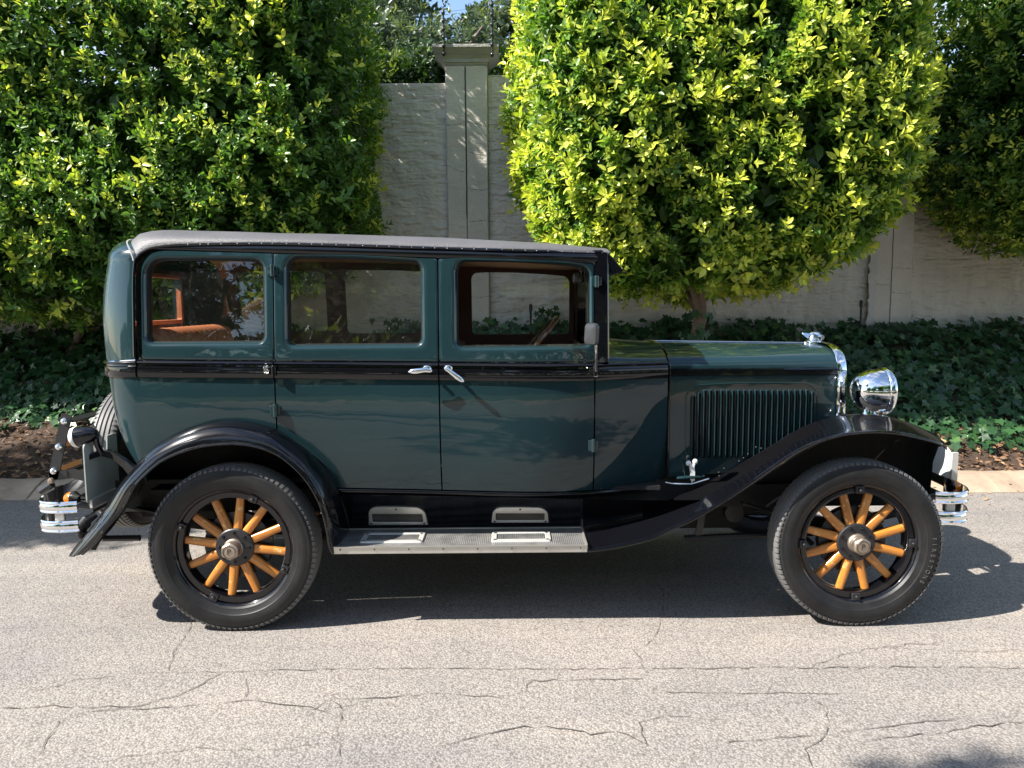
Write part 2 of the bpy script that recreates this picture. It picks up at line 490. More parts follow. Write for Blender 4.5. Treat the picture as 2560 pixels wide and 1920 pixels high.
# ------------------------------------------------------------------ mesh builder
class MB:
    def __init__(s):
        s.v, s.f = [], []

    def add(s, vs, fs):
        o = len(s.v)
        s.v += [tuple(p) for p in vs]
        s.f += [tuple(i + o for i in f) for f in fs]
        return s

    def box(s, c, d, rot=None):
        hx, hy, hz = d[0] / 2, d[1] / 2, d[2] / 2
        vs = [Vector((x * hx, y * hy, z * hz)) for x in (-1, 1) for y in (-1, 1) for z in (-1, 1)]
        if rot is not None:
            vs = [rot @ p for p in vs]
        vs = [p + Vector(c) for p in vs]
        return s.add(vs, [(0, 1, 3, 2), (4, 6, 7, 5), (0, 4, 5, 1), (2, 3, 7, 6), (0, 2, 6, 4), (1, 5, 7, 3)])

    def grid(s, rows, close_u=False, flip=False):
        n, m = len(rows), len(rows[0])
        vs = [p for r in rows for p in r]
        fs = []
        for i in range(n - 1):
            for j in range(m if close_u else m - 1):
                a, b = i * m + j, i * m + (j + 1) % m
                q = (a, b, b + m, a + m)
                fs.append(q[::-1] if flip else q)
        return s.add(vs, fs)

    def sweep(s, path, sec, up=(0, 0, 1), closed=False, caps=True, scale=None):
        """section [(a, b)] swept along path; a runs sideways, b runs along up"""
        pts = [Vector(p) for p in path]
        n = len(pts)
        rows = []
        U = Vector(up)
        for i, p in enumerate(pts):
            if closed:
                t = pts[(i + 1) % n] - pts[i - 1]
            else:
                t = pts[min(i + 1, n - 1)] - pts[max(i - 1, 0)]
            t.normalize()
            a = t.cross(U)
            if a.length < 1e-5:
                a = t.orthogonal()
            a.normalize()
            b = a.cross(t).normalized()
            k = scale[i] if scale else 1.0
            rows.append([p + a * (q[0] * k) + b * (q[1] * k) for q in sec])
        m = len(sec)
        vs = [p for r in rows for p in r]
        fs = []
        for i in range(n if closed else n - 1):
            i2 = (i + 1) % n
            for j in range(m):
                j2 = (j + 1) % m
                fs.append((i * m + j, i * m + j2, i2 * m + j2, i2 * m + j))
        if caps and not closed:
            fs.append(tuple(range(m))[::-1])
            fs.append(tuple((n - 1) * m + j for j in range(m)))
        return s.add(vs, fs)

    def tube(s, path, r, n=8, closed=False, up=(0, 0, 1)):
        sec = [(math.cos(2 * math.pi * k / n), math.sin(2 * math.pi * k / n)) for k in range(n)]
        if hasattr(r, '__len__'):
            return s.sweep(path, sec, up, closed, True, list(r))
        return s.sweep(path, [(a * r, b * r) for a, b in sec], up, closed)

    def lathe(s, prof, c=(0, 0, 0), axis=(0, 1, 0), n=32, closed=False):
        """prof [(radius, along axis)]"""
        A = Vector(axis).normalized()
        q = Vector((0, 1, 0)).rotation_difference(A)
        rows = []
        for r, a in prof:
            rows.append([Vector(c) + q @ Vector((r * math.cos(2 * math.pi * k / n), a, r * math.sin(2 * math.pi * k / n))) for k in range(n)])
        if closed:
            rows.append(rows[0])
        return s.grid(rows, close_u=True)

    def prism(s, pts, vec):
        n = len(pts)
        V = Vector(vec)
        vs = [Vector(p) for p in pts] + [Vector(p) + V for p in pts]
        fs = [tuple(range(n))[::-1], tuple(range(n, 2 * n))]
        fs += [(i, (i + 1) % n, n + (i + 1) % n, n + i) for i in range(n)]
        return s.add(vs, fs)

    def ball(s, c, r, nu=14, nv=9):
        R = r if hasattr(r, '__len__') else (r, r, r)
        rows = []
        for i in range(nv + 1):
            t = math.pi * i / nv
            rows.append([(c[0] + R[0] * max(1e-4, math.sin(t)) * math.cos(2 * math.pi * k / nu),
                          c[1] + R[1] * max(1e-4, math.sin(t)) * math.sin(2 * math.pi * k / nu),
                          c[2] + R[2] * math.cos(t)) for k in range(nu)])
        return s.grid(rows, close_u=True)

    def mirror(s):
        o = MB()
        o.v = [(p[0], -p[1], p[2]) for p in s.v]
        o.f = [f[::-1] for f in s.f]
        return o

    def build(s, name, mat, parent=None, loc=None, sharp=38, bevel=0, solid=0, soff=-1, fixn=True, label=None, subd=0):
        me = bpy.data.meshes.new(name)
        me.from_pydata(s.v, [], s.f)
        if fixn:
            bm = bmesh.new()
            bm.from_mesh(me)
            bmesh.ops.remove_doubles(bm, verts=bm.verts, dist=1e-5)
            bmesh.ops.recalc_face_normals(bm, faces=bm.faces)
            bm.to_mesh(me)
            bm.free()
        me.polygons.foreach_set('use_smooth', [True] * len(me.polygons))
        if sharp < 180:
            me.set_sharp_from_angle(angle=rad(sharp))
        me.materials.append(mat)
        o = bpy.data.objects.new(name, me)
        COL.objects.link(o)
        if parent is not None:
            o.parent = parent
        if loc is not None:
            o.location = loc
        if solid:
            md = o.modifiers.new('thickness', 'SOLIDIFY')
            md.thickness, md.offset = solid, soff
        if bevel:
            md = o.modifiers.new('bevel', 'BEVEL')
            md.width, md.segments, md.limit_method, md.angle_limit = bevel, 2, 'ANGLE', rad(40)
        if label:
            o['label'] = label
        return o


def multi(name, mat, a, b, items, **kw):
    for it in items:
        it.build(name, mat, a, **kw)
        if b is not None:
            it.mirror().build(name, mat, b, **kw)


def tag(o, label=None, cat=None, group=None, kind=None):
    for k, v in (('label', label), ('category', cat), ('group', group), ('kind', kind)):
        if v:
            o[k] = v
    return o


def empty(name, loc, label, cat, group=None):
    o = bpy.data.objects.new(name, None)
    o.location = loc
    o.empty_display_size = 0.2
    COL.objects.link(o)
    return tag(o, label, cat, group)


def spline(xs, ys):
    """natural cubic spline"""
    xs, ys = np.array(xs, float), np.array(ys, float)
    n = len(xs)
    h = np.diff(xs)
    A = np.eye(n)
    r = np.zeros(n)
    for i in range(1, n - 1):
        A[i, i - 1], A[i, i], A[i, i + 1] = h[i - 1], 2 * (h[i - 1] + h[i]), h[i]
        r[i] = 3 * ((ys[i + 1] - ys[i]) / h[i] - (ys[i] - ys[i - 1]) / h[i - 1])
    c = np.linalg.solve(A, r)
    b = np.diff(ys) / h - h * (2 * c[:-1] + c[1:]) / 3
    d = np.diff(c) / (3 * h)

    def f(x):
        i = int(min(max(np.searchsorted(xs, x) - 1, 0), n - 2))
        x = min(max(x, xs[0]), xs[-1])
        t = x - xs[i]
        return float(ys[i] + b[i] * t + c[i] * t * t + d[i] * t ** 3)
    return f


def smooth_path(pts, n):
    """resample a list of tuples with a Catmull-Rom curve"""
    p = [np.array(q, float) for q in pts]
    p = [2 * p[0] - p[1]] + p + [2 * p[-1] - p[-2]]
    seg = len(p) - 3
    out = []
    for k in range(n):
        u = k / (n - 1) * seg
        i = min(int(u), seg - 1)
        t = u - i
        a, b, c, d = p[i:i + 4]
        out.append(tuple(0.5 * ((2 * b) + (c - a) * t + (2 * a - 5 * b + 4 * c - d) * t * t + (3 * b - a - 3 * c + d) * t ** 3)))
    return out


def text_mb(txt, size, extr):
    """lettering as mesh, centred on its own baseline middle: x right, y up, z towards the reader"""
    cu = bpy.data.curves.new('lettering', 'FONT')
    cu.body, cu.size, cu.extrude = txt, size, extr
    cu.align_x, cu.align_y = 'CENTER', 'CENTER'
    cu.resolution_u = 3
    o = bpy.data.objects.new('lettering', cu)
    COL.objects.link(o)
    dg = bpy.context.evaluated_depsgraph_get()
    me = o.evaluated_get(dg).to_mesh()
    mb = MB()
    mb.add([v.co.copy() for v in me.vertices], [tuple(p.vertices) for p in me.polygons])
    o.evaluated_get(dg).to_mesh_clear()
    bpy.data.objects.remove(o)
    bpy.data.curves.remove(cu)
    return mb


# ================================================================== THE PLACE
def wavy_sheet(name, x0, x1, nx, rows, mat, amp=0.0, seed=0):
    rnd = random.Random(seed)
    mb = MB()
    g = []
    for (y, z) in rows:
        g.append([(x0 + (x1 - x0) * i / nx, y + rnd.uniform(-amp, amp) * 0.4, z + rnd.uniform(-amp, amp)) for i in range(nx + 1)])
    mb.grid(g)
    o = mb.build(name, mat, sharp=60)
    for p in o.data.polygons[:1]:
        if p.normal.z < 0:
            o.data.flip_normals()
    return o


YK = 1.80            # road edge at the kerb
g = MB()
g.add([(-250, -250, -0.06), (250, -250, -0.06), (250, 250, -0.06), (-250, 250, -0.06)], [(0, 1, 2, 3)])
tag(g.build('ground', M['grass']), kind='structure')
tag(wavy_sheet('road', -60, 60, 60, [(-6.6, 0), (-4, 0.0), (-2, 0.0), (0, 0.0), (1.2, 0.0), (YK + 0.02, 0.0)], M['road']), kind='structure')


def kerb_mesh(sgn, y0):
    mb = MB()
    prof = [(0.0, -0.03), (0.0, 0.005), (0.05, 0.03), (0.14, 0.075), (0.24, 0.108), (0.31, 0.115), (0.36, 0.10), (0.37, 0.0)]
    rnd = random.Random(4)
    g = []
    xs_ = []
    for i in range(241):
        x = -30 + i * 0.25
        xs_ += [(x - .012, 0), (x - .006, -.02), (x + .006, -.02), (x + .012, 0)] if i % 4 == 0 else [(x, 0)]
    for x, dip in xs_:
        w = rnd.uniform(-0.006, 0.006)
        g.append([(x, y0 + sgn * (a + (w if k > 1 else 0)), z + ((w + dip) if 1 < k < 6 else 0)) for k, (a, z) in enumerate(prof)])
    mb.grid(g)
    return mb


tag(kerb_mesh(1, YK).build('kerb', M['kerb'], sharp=50), kind='structure')
tag(kerb_mesh(-1, -6.58).build('far_kerb', M['kerb'], sharp=50), kind='structure')

YW = 4.95            # face of the boundary wall
BANK = [(2.14, 0.075), (2.30, 0.13), (2.6, 0.25), (3.0, 0.42), (3.5, 0.62), (4.0, 0.82), (4.5, 1.02), (5.05, 1.14)]


def bank_z(y):
    return float(np.interp(y, [b[0] for b in BANK], [b[1] for b in BANK]))


tag(wavy_sheet('planting_bank', -16, 16, 200, BANK, M['soil'], 0.025, 3), kind='structure')
g = MB()
g.grid([[(-30, y, z) for (y, z) in ((5.2, 1.05), (60, 1.05))], [(30, y, z) for (y, z) in ((5.2, 1.05), (60, 1.05))]])
tag(g.build('garden_ground', M['grass']), kind='structure')
g = MB()
g.grid([[(-60, y, z) for (y, z) in ((-6.94, 0.09), (-30, 0.2))], [(60, y, z) for (y, z) in ((-6.94, 0.09), (-30, 0.2))]])
tag(g.build('opposite_verge', M['grass']), kind='structure')

# ---- cracks in the road (thin patches of open joint lying on the surface)
cr = MB()


def gpt(px, py):
    d = CROT @ Vector(((px - 1280) / FPX, -(py - 960) / FPX, -1.0))
    t = -CAMH / d.z
    return (d.x * t, CAMY + d.y * t)


def crack(pts, w=0.006, seed=1, jag=0.012):
    rnd = random.Random(seed)
    g = [gpt(*p) for p in pts]
    out = []
    for a, b in zip(g[:-1], g[1:]):
        L = math.hypot(b[0] - a[0], b[1] - a[1])
        n = max(2, int(L / 0.035))
        for k in range(n):
            t = k / n
            out.append((a[0] + (b[0] - a[0]) * t + rnd.gauss(0, jag * .5), a[1] + (b[1] - a[1]) * t + rnd.gauss(0, jag * .5)))
    out.append(g[-1])
    rows = []
    for i, p in enumerate(out):
        q, r = out[max(i - 1, 0)], out[min(i + 1, len(out) - 1)]
        t = Vector((r[0] - q[0], r[1] - q[1]))
        t = t.normalized() if t.length > 1e-6 else Vector((1, 0))
        ww = w * rnd.choice((0.25, 0.5, 0.8, 1.0, 1.3)) * (0.3 if i in (0, len(out) - 1) else 1) * 0.36
        rows.append([(p[0] - t.y * ww, p[1] + t.x * ww, 0.004), (p[0] + t.y * ww, p[1] - t.x * ww, 0.004)])
    cr.grid(rows)


def rp(x, y):          # zoom picture (0..2212 x 0..311) of the road strip -> photograph pixels
    return (x * 1.1573, 1560 + y * 1.1573)


for k, (pts, w) in enumerate([
    ([(0, 182), (90, 180), (290, 180), (380, 158), (440, 130), (480, 105), (640, 100), (840, 97), (1100, 97), (1400, 97), (1750, 95), (2040, 93), (2212, 97)], 0.006),
    ([(290, 186), (330, 184), (450, 175), (530, 166), (680, 182), (720, 162), (830, 160), (940, 150), (1010, 155), (1090, 163), (1130, 145), (1150, 124), (1280, 122), (1390, 118), (1400, 98)], 0.006),
    ([(530, 166), (536, 112)], 0.004), ([(540, 112), (590, 104)], 0.004),
    ([(60, 150), (170, 122), (330, 106), (480, 104)], 0.004),
    ([(90, 280), (100, 250), (125, 212), (190, 188), (320, 184)], 0.005),
    ([(365, 105), (375, 60), (410, 10), (430, -30)], 0.005),
    ([(720, 165), (740, 185), (725, 250), (735, 290)], 0.004),
    ([(950, 268), (1020, 248), (1110, 222), (1200, 225), (1280, 240), (1330, 232), (1400, 262)], 0.007),
    ([(1400, 262), (1395, 240), (1380, 215), (1440, 200), (1570, 210)], 0.004),
    ([(1390, 100), (1375, 60), (1410, 35), (1430, -10), (1435, -60), (1400, -120)], 0.005),
    ([(1390, 130), (1430, 148), (1560, 150), (1740, 152), (1840, 150)], 0.005),
    ([(1280, 98), (1282, 122)], 0.004), ([(1660, 130), (1658, 152)], 0.004),
    ([(1750, 95), (1830, 65), (1900, 52), (2020, 40)], 0.004),
    ([(1740, 152), (1790, 190), (1780, 250), (1740, 270), (1755, 311)], 0.004),
    ([(1560, 260), (1680, 245), (1800, 240), (1960, 215), (2110, 205)], 0.005),
    ([(1860, 255), (2000, 238), (2120, 222), (2212, 212)], 0.006),
    ([(640, 182), (700, 190), (830, 160)], 0.003),
    ([(200, 300), (420, 270), (560, 275), (700, 260)], 0.003),
    ([(1900, 52), (2100, 60), (2212, 58)], 0.003),
]):
    crack([rp(*p) for p in pts], w, 10 + k)
tag(cr.build('road_cracks', M['crack'], fixn=False), kind='structure')

# ---- boundary wall with its piers
wall = empty('boundary_wall', (0.8, 5.1, 1.1), 'tall painted brick boundary wall with capped piers behind the trees', 'wall')
WL = Vector((0.8, 5.1, 1.1))


def wpart(mb, name, mat, par=None, **kw):
    mb.v = [tuple(Vector(p) - WL) for p in mb.v]
    return mb.build(name, mat, par or wall, **kw)


PX = [P(1117, 400, YW - .07)[0], P(1220, 400, YW - .07)[0]]
PX2 = [P(2178, 700, YW - .07)[0], P(2284, 700, YW - .07)[0]]
PW = PX[1] - PX[0]
STEP = PX2[0] - PX[0]
ZL = P(1000, 208, YW)[1]
ZR = P(1240, 187, YW)[1]
ZCAP = P(1160, 111, YW - .07)[1] - .045
starts = [PX[0] - 2 * STEP, PX[0] - STEP, PX[0], PX2[0], PX2[0] + STEP]
for i, xs in enumerate(starts):
    top = ZL if i < 3 else ZR
    prev_end = (starts[i - 1] + PW) if i else -16
    wpart(MB().box(((prev_end + xs) / 2, YW + .11, (0.9 + top) / 2), (xs - prev_end, 0.22, top - 0.9)), 'wall_panel', M['wall'], bevel=0.012)
    if i == 4:
        wpart(MB().box(((xs + PW + 18) / 2, YW + .11, (0.9 + ZR) / 2), (18 - xs - PW, 0.22, ZR - 0.9)), 'wall_panel', M['wall'], bevel=0.012)
    cxp = xs + PW / 2
    zc = ZCAP if i < 3 else ZCAP + ZR - ZL
    pz = zc - 0.19
    pier = wpart(MB().box((cxp, YW + .10, (0.9 + pz) / 2), (PW, 0.38, pz - 0.9)), 'pier', M['pier'], bevel=0.015)
    cap = MB()
    cap.box((cxp, YW + .10, pz + 0.012), (PW + 0.02, 0.40, 0.024))
    cap.box((cxp, YW + .10, pz + 0.042), (PW + 0.06, 0.44, 0.036))
    a, b2 = PW / 2 + 0.03, PW / 2 + 0.13
    ya, yb = 0.22, 0.32
    z0, z1, z2 = pz + 0.06, pz + 0.155, pz + 0.19
    rows = [[(cxp - hw, YW + .10 - hy, z), (cxp + hw, YW + .10 - hy, z), (cxp + hw, YW + .10 + hy, z), (cxp - hw, YW + .10 + hy, z)]
            for hw, hy, z in ((a, ya, z0), (b2, yb, z1), (b2 + .01, yb + .01, z1 + .004), (b2 + .01, yb + .01, z2))]
    cap.grid(rows, close_u=True)
    cap.add(rows[-1], [(0, 1, 2, 3)])
    wpart(cap, 'cap', M['coping'], pier, sharp=20)
    # expansion joint down the face of the pier
    jt = MB()
    rnd = random.Random(i)
    rows = []
    for k in range(60):
        z = 0.95 + (zc - 0.03 - 0.95) * k / 59
        off = rnd.uniform(-.002, .002) - 0.012
        yy = YW - 0.0935 if z < pz else YW - 0.0935 - 0.03 * min(1, (z - pz) / .02) - (0.10 * max(0, z - z0) / .1)
        wj = 0.0045 if z < 2.6 else 0.0085
        rows.append([(cxp + off - wj, yy, z), (cxp + off + wj, yy, z)])
    jt.grid(rows[:57])
    wpart(jt, 'joint', M['crack'], pier, fixn=False)
    if i in (2, 3):
        ck = MB()
        rnd = random.Random(40 + i)
        for pts in ([(0.5, .26), (0.8, .27), (1.0, .28)], [(0.04, .42), (.4, .44), (.52, .40)], [(.52, .33), (.58, .35), (.55, .42), (.5, .45)],
                    [(.52, .37), (.8, .38), (1, .38)], [(.5, .50), (.8, .51), (1, .505)], [(.52, .625), (.85, .62), (1, .62)],
                    [(.5, .81), (1, .815)], [(0, .87), (.45, .875)], [(.5, .90), (.8, .905), (1, .90)], [(0, .275), (.45, .265)]):
            rows = []
            q = smooth_path([(x, z, 0) for x, z in pts], 14)
            for (u, w_, _) in q:
                hw = rnd.choice((.0006, .0015, .003))
                X, Z = xs + PW * u, zc - (zc - 1.35) * w_ + rnd.uniform(-.006, .006)
                rows.append([(X, YW - .0932, Z - hw), (X, YW - .0932, Z + hw)])
            ck.grid(rows)
        wpart(ck, 'hairline_cracks', M['crack'], pier, fixn=False)
sc = MB()
rnd = random.Random(8)
rows = []
for k in range(26):
    z = 1.2 + 0.95 * k / 25
    w_ = rnd.uniform(.035, .06)
    c_ = PX2[0] + 0.005 + rnd.uniform(-.012, .012)
    rows.append([(c_ - w_, YW - .0015 if False else YW - .096, z), (c_ + w_, YW - .096, z)])
sc.grid(rows)
wpart(sc, 'plaster_scar', M['scar'], fixn=False, label='pale vertical scar of patched plaster')

# ---- electric fence on the pier
zt = ZCAP
fence = empty('electric_fence', (PX[0] + PW / 2, 5.0, zt), 'thin black electric fence posts and wires on top of the pier', 'fence')
FL = Vector(fence.location)


def fpart(mb, name, mat, par=None, **kw):
    mb.v = [tuple(Vector(p) - FL) for p in mb.v]
    return mb.build(name, mat, par or fence, **kw)


YF = YW - 0.24
fx = [P(1109, 90, YF)[0], P(1230, 90, YF)[0]]
ftop = [P(1109, 28, YF)[1], P(1232, 8, YF)[1]]
fbot = [P(1109, 140, YF)[1], P(1230, 142, YF)[1]]
for j in range(2):
    mb = MB().tube([(fx[j], YF, fbot[j]), (fx[j], YF, ftop[j])], 0.011, 8)
    mb.ball((fx[j], YF, ftop[j]), 0.018, 8, 6)
    post = fpart(mb, 'post', M['iron'])
    for k in range(6):
        z = fbot[j] + 0.02 + (ftop[j] - fbot[j] - .04) * k / 5
        fpart(MB().ball((fx[j], YF - 0.012, z), (0.022, 0.02, 0.026), 10, 7), 'insulator', M['iron'], post)
for k in range(6):
    zz = [fbot[j] + 0.02 + (ftop[j] - fbot[j] - .04) * k / 5 for j in range(2)]
    mid = [(fx[0] + (fx[1] - fx[0]) * t, YF - .03, zz[0] + (zz[1] - zz[0]) * t - 0.012 * math.sin(math.pi * t)) for t in (0, .25, .5, .75, 1)]
    le = [(fx[0] - 4.4 * (1 - t), YF - .03 + .1 * (1 - t), zz[0] - .02 * (1 - t) - .03 * math.sin(math.pi * t) - 0.1 * (1 - t)) for t in (0, .3, .6, .85)]
    ri = [(fx[1] + 4.4 * t, YF - .03 + .1 * t, zz[1] - .03 * math.sin(math.pi * t)) for t in (.2, .5, 1)]
    fpart(MB().tube(le + mid + ri, 0.0016, 5), 'wire', M['iron'])
# ---- two short dark stakes in the ivy by the wall
for px, py, lab in ((2152, 790, 'short black metal stake in the ivy beside the right pier'),
                    (1327, 800, 'short black metal stake in the ivy seen through the front window')):
    yy = 4.6
    x, z = P(px, py, yy)
    o = MB().tube([(0, 0, -0.35), (0, 0, 0.10), (0.004, 0, 0.16)], 0.014, 8).lathe([(0.001, .175), (0.020, .17), (0.022, .10), (0.016, .095)], axis=(0, 0, 1), n=10)
    ob = o.build('garden_stake', M['iron'], loc=(x, yy, z + .01))
    tag(ob, lab, 'stake', 'black stakes along the wall')


# ------------------------------------------------------------------ foliage
LEAF_V = np.array([[0, 0, 0], [.5, 0, -.02], [1, 0, -.10], [.30, .44, .07], [.68, .36, .04], [.30, -.44, .07], [.68, -.36, .04]])
LEAF_F = [(0, 1, 3), (1, 2, 4, 3), (0, 5, 1), (1, 5, 6, 2)]
IVY_V = np.array([[0.12, 0, 0], [0, .10, .0], [-.10, .38, -.04], [.22, .30, 0.02], [.42, .55, -.05], [.58, .24, .02], [1.0, 0, -.08],
                  [.58, -.24, .02], [.42, -.55, -.05], [.22, -.30, 0.02], [-.10, -.38, -.04], [0, -.10, 0]])
IVY_F = [(0, 2, 1), (0, 3, 2), (0, 4, 3), (0, 5, 4), (0, 6, 5), (0, 7, 6), (0, 8, 7), (0, 9, 8), (0, 10, 9), (0, 11, 10)]


def norm(a):
    return a / np.maximum(np.linalg.norm(a, axis=1, keepdims=True), 1e-9)


def leaves_mesh(name, pos, d, nrm, L, W, tint, mat, V=LEAF_V, F=LEAF_F, parent=None, loc=(0, 0, 0)):
    n = len(pos)
    d = norm(d)
    s = norm(np.cross(nrm, d))
    u = np.cross(d, s)
    k = len(V)
    co = (pos[:, None, :] + d[:, None, :] * (V[None, :, 0:1] * L[:, None, None])
          + s[:, None, :] * (V[None, :, 1:2] * W[:, None, None]) + u[:, None, :] * (V[None, :, 2:3] * L[:, None, None]))
    co = co - np.array(loc)
    me = bpy.data.meshes.new(name)
    me.vertices.add(n * k)
    me.vertices.foreach_set('co', co.reshape(-1).astype(np.float32))
    lens = np.array([len(f) for f in F])
    flat = np.concatenate([np.array(f) for f in F])
    loops = (np.arange(n)[:, None] * k + flat[None, :]).reshape(-1)
    me.loops.add(len(loops))
    me.loops.foreach_set('vertex_index', loops.astype(np.int32))
    tl = np.tile(lens, n)
    st = np.concatenate([[0], np.cumsum(tl)[:-1]])
    me.polygons.add(len(tl))
    me.polygons.foreach_set('loop_start', st.astype(np.int32))
    me.polygons.foreach_set('use_smooth', np.ones(len(tl), dtype=bool))
    me.update(calc_edges=True)
    at = me.attributes.new('tint', 'FLOAT', 'POINT')
    at.data.foreach_set('value', np.repeat(tint, k).astype(np.float32))
    me.materials.append(mat)
    me.validate()
    o = bpy.data.objects.new(name, me)
    COL.objects.link(o)
    if parent is not None:
        o.parent = parent
    return o


def lownoise(p, seed, scale):
    r = np.random.RandomState(seed)
    v = np.zeros(len(p))
    for k in range(9):
        w = r.normal(size=3) * scale * (1 + k * .25)
        v += np.sin(p @ w + r.uniform(0, 6.28)) / (1 + k * .3)
    return v / 2.6


def box_crown(c, h, pexp, ncl, seed, wts=(1, 1, 1, .3, .6, .7), leaf=(.055, .095), per=8, bumpa=.10, young=.45,
              depth=.20, hole=.55, shape=None):
    """twig clusters over a clipped block: c centre, h half sizes; wts for -x +x -y +y -z +z faces"""
    r = np.random.RandomState(seed)
    c, h = np.array(c), np.array(h)
    areas = np.array([h[1] * h[2], h[1] * h[2], h[0] * h[2], h[0] * h[2], h[0] * h[1], h[0] * h[1]]) * np.array(wts)
    fi = r.choice(6, ncl, p=areas / areas.sum())
    q = r.uniform(-1, 1, (ncl, 3))
    ax = fi // 2
    q[np.arange(ncl), ax] = np.where(fi % 2 == 0, -1, 1)
    m = (np.abs(q) ** pexp).sum(1) ** (1 / pexp)
    q = q / m[:, None]
    nr = norm(np.sign(q) * np.abs(q) ** (pexp - 1) / h)
    surf = q * h + c
    if shape is not None:
        surf, keep = shape(surf, c, h)
        surf, nr, q = surf[keep], nr[keep], q[keep]
        ncl = len(surf)
    bn = lownoise(surf, seed + 1, 2.6)
    fine = lownoise(surf, seed + 2, 6.0)
    dep = r.exponential(depth, ncl) - 0.03
    dep = np.minimum(dep, 0.75)
    out = r.rand(ncl) < .16
    dep[out] -= r.uniform(0.02, .11, out.sum())
    hollow = (fine + .5 * bn < -hole) & (dep < .22)
    dep[hollow] = r.uniform(.22, .6, hollow.sum())
    pos = surf - nr * dep[:, None] + nr * (bn * bumpa)[:, None]
    axis = norm(nr * .75 + np.array([0, -.12, .55]) + r.normal(size=(ncl, 3)) * .42)
    # leaves of each twig
    n = ncl * per
    P_ = np.repeat(pos, per, 0)
    A = np.repeat(axis, per, 0)
    NR = np.repeat(nr, per, 0)
    k = np.tile(np.arange(per), ncl)
    t = k / (per - 1)
    e1 = norm(np.cross(A, np.array([.3, .5, .81]) + r.normal(size=(n, 3)) * .05))
    e2 = np.cross(A, e1)
    ang = k * 2.4 + np.repeat(r.uniform(0, 6.28, ncl), per)
    rd = e1 * np.cos(ang)[:, None] + e2 * np.sin(ang)[:, None]
    spread = np.radians(80 - 52 * t) + r.normal(size=n) * .15
    d = norm(A * np.cos(spread)[:, None] + rd * np.sin(spread)[:, None] + r.normal(size=(n, 3)) * .22)
    base = P_ + A * (t * .13 - .06)[:, None] + rd * .006
    L = r.uniform(leaf[0], leaf[1], n) * (1 - .35 * (t > .85))
    L *= np.repeat(r.uniform(.68, 1.24, ncl), per)
    W = L * r.uniform(.40, .62, n)
    nv = norm(A - d * (A * d).sum(1, keepdims=True) + r.normal(size=(n, 3)) * .22)
    depn = np.repeat(dep, per)
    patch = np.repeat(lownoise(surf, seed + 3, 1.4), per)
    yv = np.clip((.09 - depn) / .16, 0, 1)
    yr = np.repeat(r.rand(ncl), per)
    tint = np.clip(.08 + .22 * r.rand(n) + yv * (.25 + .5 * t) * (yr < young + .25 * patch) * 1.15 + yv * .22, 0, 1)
    return base, d, nv, L, W, tint


def fill_leaves(c, h, n, seed, rb, leaf=(.13, .20)):
    """old dark foliage deep inside the block"""
    r = np.random.RandomState(seed)
    q = r.uniform(-1, 1, (n, 3))
    m = (np.abs(q) ** 5).sum(1) ** .2
    q = q / m[:, None] * r.uniform(.62, .90, n)[:, None]
    q[:, 1] = np.where(r.rand(n) < .35, -np.abs(q[:, 1]), q[:, 1])
    p = q * np.array(h) + np.array(c)
    p, _ = clip_shape(rb)(p, np.array(c), np.array(h))
    d = norm(r.normal(size=(n, 3)))
    nv = norm(r.normal(size=(n, 3)) + np.array([0, -.8, .6]))
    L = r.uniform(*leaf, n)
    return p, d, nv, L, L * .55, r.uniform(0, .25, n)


def clip_shape(rb, skew=0.0):
    """rounds the lower part of the clipped block towards the trunk"""
    def f(s, c, h):
        s = s.copy()
        low = np.clip((c[2] - h[2] * .35 - s[:, 2]) / (h[2] * .65), 0, 1)
        k = 1 - np.where(s[:, 0] < c[0], rb * .55, rb) * low ** 2
        s[:, 0] = c[0] + (s[:, 0] - c[0]) * k
        s[:, 1] = c[1] + (s[:, 1] - c[1]) * (1 - rb * .8 * low ** 2)
        s[:, 0] += skew * np.clip((c[0] - s[:, 0]) / h[0], 0, 1) * (-(s[:, 1] - c[1]) / h[1]) * .5 + skew * .1 * (s[:, 0] < c[0])
        return s, np.ones(len(s), bool)
    return f


def branch_tree(mb, base, top, r0, spread, n, seed, h):
    rnd = random.Random(seed)
    b, t = Vector(base), Vector(top)
    path = [b.lerp(t, k / 6) + Vector((rnd.uniform(-.03, .03), rnd.uniform(-.03, .03), 0)) * (k > 0) for k in range(7)]
    mb.tube(path, [r0 * 1.35] + [r0 * (1 - .07 * k) for k in range(1, 7)], 12, up=(0, 1, 0))
    for k in range(n):
        a = 6.283 * k / n + rnd.uniform(-.3, .3)
        f = rnd.uniform(.45, 1)
        s = path[rnd.choice((3, 4, 5, 6))]
        e = Vector((t.x + math.cos(a) * spread[0] * f, t.y + math.sin(a) * spread[1] * f, t.z + h * rnd.uniform(.1, .9)))
        m = s.lerp(e, .5) + Vector((rnd.uniform(-.15, .15), rnd.uniform(-.1, .1), .12))
        q = smooth_path([tuple(s), tuple(m), tuple(e)], 9)
        mb.tube(q, [r0 * .45 * (1 - .09 * i) for i in range(9)], 7)


